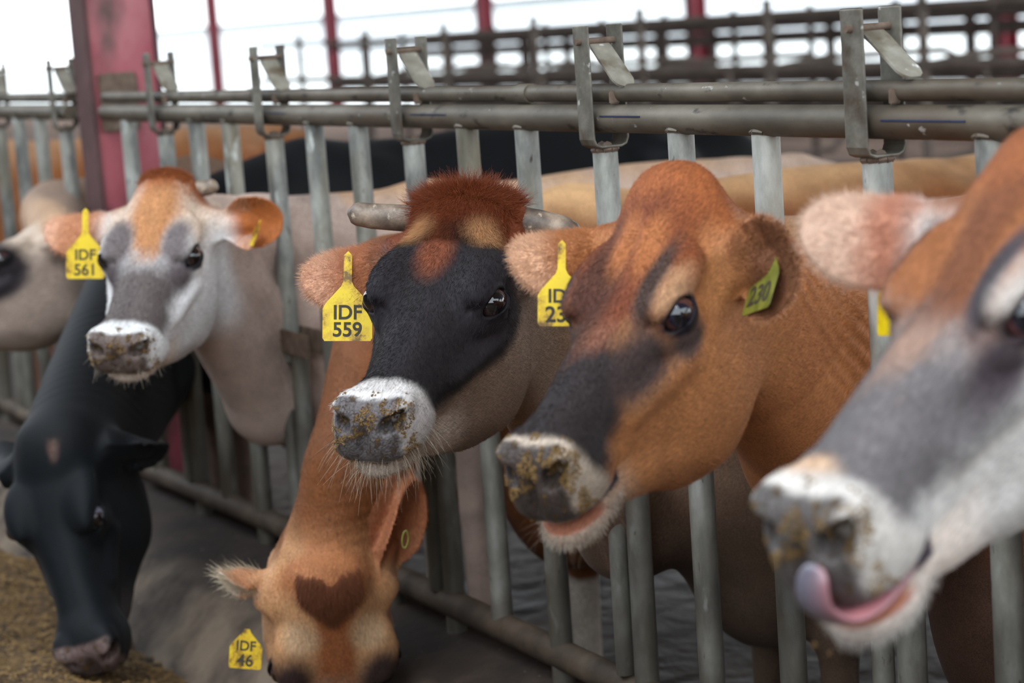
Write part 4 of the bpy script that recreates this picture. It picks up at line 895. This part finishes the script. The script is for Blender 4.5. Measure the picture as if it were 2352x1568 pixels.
def earhair(c, ei, n, length, col, seed, edge=True):
    e = c['ears'][ei]; B = np.array(e['base'], float); a = nrm(e['dir']); n_ = np.array(e['normal'], float); n_ = nrm(n_ - a * (n_ @ a)); b = np.cross(n_, a)
    Ln = e.get('len', .165); Wd = e.get('wid', .047)
    def mask(L, aa, nn):
        r_ = L - B; u = r_ @ a; v = r_ @ b; w = r_ @ n_
        return (u > .02) & (u < Ln + .01) & (np.abs(v) < Wd * 1.2) & (np.abs(w) < .06)
    P, N_, C_, L = scatter(c, mask, n, seed); r = np.random.default_rng(seed)
    r_ = L - B; v = r_ @ b
    aw = c['h'].vec(a); bw = c['h'].vec(b)
    d = aw[None] * .7 + bw[None] * (v / Wd)[:, None] * .8 + N_ * .25 + r.normal(size=(n, 3)) * .2; d /= np.linalg.norm(d, axis=1)[:, None]
    hairs('ear_hair', c['obj'], P, d, length * (.5 + .7 * r.random(n)), C_ * (.8 + .4 * r.random((n, 1))) if col is None else lin(col)[None] * (.7 + .5 * r.random((n, 1))), .00028, curl=.2, npt=4)
earhair(cow('cow2'), 0, 6000, .012, None, 31); earhair(cow('cow3'), 0, 6000, .010, None, 32); earhair(cow('cow3'), 1, 4000, .010, None, 33); earhair(cow('cow4'), 0, 4000, .012, None, 34)
earhair(cow('cow1'), 0, 3000, .012, None, 35); earhair(cow('cow6'), 0, 500, .030, (220, 204, 176), 36)

# ------------------------------------------------------------------ horns
def horn(c, pts, radii, label=None):
    h = c['h']; o = c['obj']; m = MB(np.array(o.location)); P = [h.warp(h.W(p))[0] if i == 0 else h.W(p)[0] for i, p in enumerate(pts)]
    Pn = np.array(P); tt = np.linspace(0, 1, len(P)); T = np.linspace(0, 1, 16)
    Pi = np.stack([np.interp(T, tt, Pn[:, k]) for k in range(3)], -1); Ri = np.interp(T, tt, radii)
    Ri = Ri * np.sqrt(np.clip(1 - np.clip((T - .86) / .14, 0, 1) ** 2, .03, 1))
    m.tube(list(Pi), list(Ri), 20); m.build('horn', M_horn, o, label=label)
c = cow('cow2')
horn(c, [(-.010, -.070, -.022), (-.010, -.115, -.020), (-.004, -.160, -.014), (.004, -.195, -.004)], [.024, .0225, .0215, .019], 'blunt grey horn pointing left')
horn(c, [(.0, .075, -.020), (-.004, .105, -.024), (-.008, .135, -.032), (-.012, .160, -.046)], [.025, .0235, .021, .014])
c = cow('cow1')
horn(c, [(-.006, .060, -.012), (-.010, .082, -.004), (-.012, .096, .004)], [.019, .017, .013], 'small grey horn bud')

# ------------------------------------------------------------------ ear tags
def tag(c, centre, right, up, w, lines, olive=False, stem=True, label=None, bend=.0, th=.0016, tsize=None):
    """flat ear tag: body with sloping shoulders and a stem, centre of the body in world space"""
    o = c['obj']; org = np.array(o.location); right = nrm(right); up = np.array(up, float); up = nrm(up - right * (up @ right)); nn = np.cross(right, up)
    hw = w / 2; hh = w * .40
    out = [(-hw * .92, -hh), (hw * .92, -hh), (hw, -hh * .85), (hw, hh * .62), (hw * .86, hh * .92), (hw * .25, hh * 1.75), (hw * .17, hh * 2.0)]
    if stem: out += [(hw * .17, hh * 3.3), (hw * .02, hh * 3.5), (-hw * .15, hh * 3.3)]
    out += [(-hw * .17, hh * 2.0), (-hw * .25, hh * 1.75), (-hw * .86, hh * .92), (-hw, hh * .62), (-hw, -hh * .85)]
    n_ = len(out); vs = []
    for s2 in (-1, 1):
        for a, b in out: vs.append(np.array(centre) + right * a + up * b + nn * (s2 * th / 2))
    fs = [tuple(range(n_))[::-1], tuple(range(n_, 2 * n_))] + [(i, (i + 1) % n_, n_ + (i + 1) % n_, n_ + i) for i in range(n_)]
    m = MB(org); m.add(vs, fs); t = m.build('ear_tag', M_olive if olive else M_tag, o, smooth=False, label=label)
    for k, (txt, cy, sz) in enumerate(lines):
        fc = bpy.data.curves.new('tag_number', 'FONT'); fc.body = txt; fc.align_x = 'CENTER'; fc.align_y = 'CENTER'; fc.size = sz * w; fc.extrude = .0002; fc.offset = .022 * w * sz
        fc.materials.append(M_ink); to = bpy.data.objects.new('tag_number', fc); link(to, t)
        M_ = Matrix.Identity(4); pos = np.array(centre) + up * cy * hh + nn * (th / 2 + .0004) - org
        bpy.context.view_layer.update(); dm = bpy.data.meshes.new_from_object(to); bpy.data.objects.remove(to); to = bpy.data.objects.new('tag_number', dm); link(to, t)
        for i in range(3): M_[i][0] = right[i]; M_[i][1] = up[i]; M_[i][2] = nn[i]; M_[i][3] = pos[i]
        to.matrix_local = M_
    return t
M_olive = noise_mat('shade_olive_plastic', [(.35, (92, 96, 34)), (.6, (134, 134, 52))], scale=40, rough=.45)  # olive stands for shade on a yellow tag; the ear ring shares it
UP = -ID; RT = IR; TC = -IF
def imv(r, u, t): return IR * r - ID * u - IF * t
Zt2 = 3.50
tag(cow('cow2'), at(798, 737, Zt2), imv(1, 0, .05), imv(.0, 1, -.05), 115 * Zt2 / FPX, [('IDF', .40, .40), ('559', -.46, .40)], label='yellow ear tag reading IDF 559, dirty at the lower right')
Zt1 = 4.70
tag(cow('cow1'), at(196, 604, Zt1), imv(1, 0, .1), imv(-.03, 1, 0), 90 * Zt1 / FPX, [('IDF', .50, .38), ('561', -.46, .40)], label='yellow ear tag reading IDF 561')
Zt3 = 2.90
tag(cow('cow3'), at(1290, 705, Zt3), imv(1, 0, .1), imv(.02, 1, 0), 110 * Zt3 / FPX, [('IDF', .55, .40), ('230', -.42, .46)], label='yellow ear tag half hidden behind the brow')
p3 = at(1748, 668, 2.78)
tag(cow('cow3'), p3, imv(.36, .16, .92), imv(.42, 1, 0), .075, [('230', -.2, .52)], olive=True, stem=False, label='olive shaded ear tag reading 230, hanging inside the left ear')
tag(cow('cow1'), at(584, 545, 4.66), imv(.30, -.05, .95), imv(.35, 1, 0), .05, [], stem=False, label='small yellow ear tag seen edge-on inside the left ear')
tag(cow('cow4'), at(2052, 715, 2.62), imv(.35, 0, .95), imv(0, 1, 0), .075, [], label='yellow ear tag sliver behind the head')
Zt6 = 4.14
tag(cow('cow6'), at(564, 1505, Zt6), imv(1, -.06, .1), imv(.06, 1, 0), 76 * Zt6 / FPX, [('IDF', .70, .42), ('46', -.40, .50)], stem=False, label='yellow ear tag reading IDF 46')
m = MB(np.array(cow('cow6')['obj'].location))
rc = at(931, 1238, 4.05); m.tube([rc + imv(.006 * math.cos(a), .016 * math.sin(a) + .004 * math.cos(a), .004) for a in np.linspace(0, 2 * math.pi, 17)], .0016, 6, cap=False)
m.build('ear_ring', M_olive, cow('cow6')['obj'], label='small olive ring in the upright ear')

# ------------------------------------------------------------------ licking tongue of the nearest cow
c = cow('cow4'); h = c['h']; o = c['obj']
cen = [(.375, .026, -.142), (.410, .034, -.148), (.445, .034, -.149), (.474, .032, -.138), (.488, .030, -.116), (.486, .032, -.096), (.474, .036, -.078)]
cen = np.array(cen); tt = np.linspace(0, 1, len(cen)); T = np.linspace(0, 1, 40)
def cr_interp(Pn, T):
    n = len(Pn) - 1; out = []
    for t in T:
        s = min(t * n, n - 1e-6); i = int(s); f = s - i; p0, p1, p2, p3_ = Pn[max(i - 1, 0)], Pn[i], Pn[i + 1], Pn[min(i + 2, n)]
        out.append(.5 * (2 * p1 + (p2 - p0) * f + (2 * p0 - 5 * p1 + 4 * p2 - p3_) * f * f + (3 * p1 - p0 - 3 * p2 + p3_) * f ** 3))
    return np.array(out)
Pc = cr_interp(cen, T); vs = []; cols = []; NR = 20
for i, p in enumerate(Pc):
    tg = nrm(Pc[min(i + 1, 39)] - Pc[max(i - 1, 0)]); wv = np.array([0, 1.0, 0]); wv = nrm(wv - tg * (wv @ tg)); up = np.cross(tg, wv)
    q = T[i]; wid = .028 * (1 - .45 * q) * math.sqrt(max(0.02, 1 - max(0, (q - .85) / .15) ** 2)); thk = .0085 * (1 - .45 * q) * math.sqrt(max(.02, 1 - max(0, (q - .85) / .15) ** 2))
    for k in range(NR):
        a = 2 * math.pi * k / NR; grv = -.003 * math.exp(-(math.cos(a) / .3) ** 2) * (1 if math.sin(a) > 0 else .3)
        vs.append(h.W(p + wv * math.cos(a) * wid + up * (math.sin(a) * (thk) + grv))[0] - np.array(o.location))
        pink = lin((176, 112, 116)); grey = lin((104, 102, 114)); k_ = .5 + .5 * math.sin(a * 1.0 + .6); cols.append((*(pink * k_ + grey * (1 - k_)), 1))
fs = [(i * NR + k, i * NR + (k + 1) % NR, (i + 1) * NR + (k + 1) % NR, (i + 1) * NR + k) for i in range(39) for k in range(NR)] + [tuple(range(NR))[::-1], tuple(39 * NR + k for k in range(NR))]
to = mesh_obj('tongue', vs, fs, M_tongue, o, smooth=True, label='pink and grey tongue curled up to the nostril')
a_ = to.data.attributes.new('col', 'FLOAT_COLOR', 'POINT'); a_.data.foreach_set('color', np.array(cols, np.float32).ravel())

# ------------------------------------------------------------------ feed
def feedz(X, Y):
    base = .075 + .085 * np.clip((-.33 - Y) / .35, 0, 1) - .04 * np.clip((-.9 - Y) / .5, 0, 1)
    return base + .06 * vnoise2(X, Y, 3.1, 5) + .025 * vnoise2(X, Y, 11, 6) + .012 * vnoise2(X, Y, 34, 7) + .006 * vnoise2(X, Y, 90, 8) - .05
grid_mesh('silage_feed', -6.5, .5, -1.7, -.30, 620, 130, feedz, M_feed, kind='stuff', label='brown chopped silage heaped along the foot of the kerb', category='feed')
r = np.random.default_rng(77); vs = []; fs = []
for i in range(14000):
    x = r.uniform(-4.2, -.9); y = r.uniform(-1.2, -.33); z = float(feedz(np.array(x), np.array(y))) + .004
    a = r.uniform(0, math.pi); l = r.uniform(.003, .009); w_ = r.uniform(.001, .0025); e = r.uniform(-.4, .4)
    d = np.array([math.cos(a) * math.cos(e), math.sin(a) * math.cos(e), math.sin(e)]); s_ = np.array([-math.sin(a), math.cos(a), 0]); b_ = len(vs); c0 = np.array([x, y, z]); up_ = np.array([0, 0, .0015])
    vs += [c0 - d * l - s_ * w_, c0 + d * l - s_ * w_, c0 + d * l + s_ * w_, c0 - d * l + s_ * w_, c0 + up_]
    fs += [(b_, b_ + 1, b_ + 4), (b_ + 1, b_ + 2, b_ + 4), (b_ + 2, b_ + 3, b_ + 4), (b_ + 3, b_, b_ + 4), (b_ + 3, b_ + 2, b_ + 1, b_)]
mesh_obj('feed_flakes', vs, fs, M_chip, None, kind='stuff', label='pale straw flakes scattered over the silage', category='feed')
def crumbs(c, n, seed, lo, sz=.0018, mat=None, label=None):
    P, N_, C_, L = scatter(c, lambda L, a, nn: lo(L) & facing(a, nn), n * 4, seed); r = np.random.default_rng(seed)
    k = vnoise3(L, 34, 40) + .6 * vnoise3(L, 90, 41) > .15; P, N_ = P[k][:n], N_[k][:n]; vs = []; fs = []; org = np.array(c['obj'].location)
    for p, nn in zip(P, N_):
        b_ = len(vs); s_ = sz * r.uniform(.4, 1.3); a1 = nrm(r.normal(size=3)); a2 = nrm(np.cross(a1, r.normal(size=3))); a3 = np.cross(a1, a2); q = p + nn * s_ * .3 - org
        vs += [q + a1 * s_ * 1.8, q - a1 * s_ * 1.8, q + a2 * s_, q - a2 * s_, q + a3 * s_ * .6, q - a3 * s_ * .6]
        fs += [(b_ + i, b_ + j, b_ + k_) for i, j, k_ in ((0, 2, 4), (2, 1, 4), (1, 3, 4), (3, 0, 4), (2, 0, 5), (1, 2, 5), (3, 1, 5), (0, 3, 5))]
    mesh_obj('feed_crumbs', vs, fs, M_chip, c['obj'], kind='stuff', label=label)
mz = lambda L: (L[:, 0] > .425) & (np.abs(L[:, 1]) < .062) & (L[:, 2] > -.150)
crumbs(cow('cow2'), 1500, 51, mz, .0015, label='golden feed crumbs clinging to the nose'); crumbs(cow('cow3'), 1800, 52, mz, .0014, label='feed crumbs clinging to the nose')
crumbs(cow('cow4'), 900, 53, mz, .0013); crumbs(cow('cow1'), 500, 54, mz, .002)
spots = [(1893, 1435, 2.12, 7), (1871, 1482, 2.12, 9), (1905, 1500, 2.14, 6), (1832, 1370, 2.10, 6), (1838, 1345, 2.08, 8), (1850, 1365, 2.09, 7), (1960, 1445, 2.2, 5), (1870, 1410, 2.1, 4)]
names_ = ['uppermost', 'large lower', 'small right', 'left', 'highest left', 'upper', 'rightmost', 'tiny middle']
for i, (x, y, Z, s_) in enumerate(spots):
    p = at(x, y, Z); sz = s_ * Z / FPX * .9; m = MB(p)
    a1 = nrm(r.normal(size=3)); a2 = nrm(np.cross(a1, r.normal(size=3)))
    m.tube([p - a1 * sz, p - a1 * sz * .4 + a2 * sz * .1, p + a1 * sz * .5, p + a1 * sz], [sz * .35, sz * .6, sz * .5, sz * .2], 7)
    q = m.build('feed_crumb', M_chip, None, category='feed crumb', group='crumbs falling from the licking cow', label=names_[i] + ' feed crumb among those falling from the licking mouth'); q.location = p
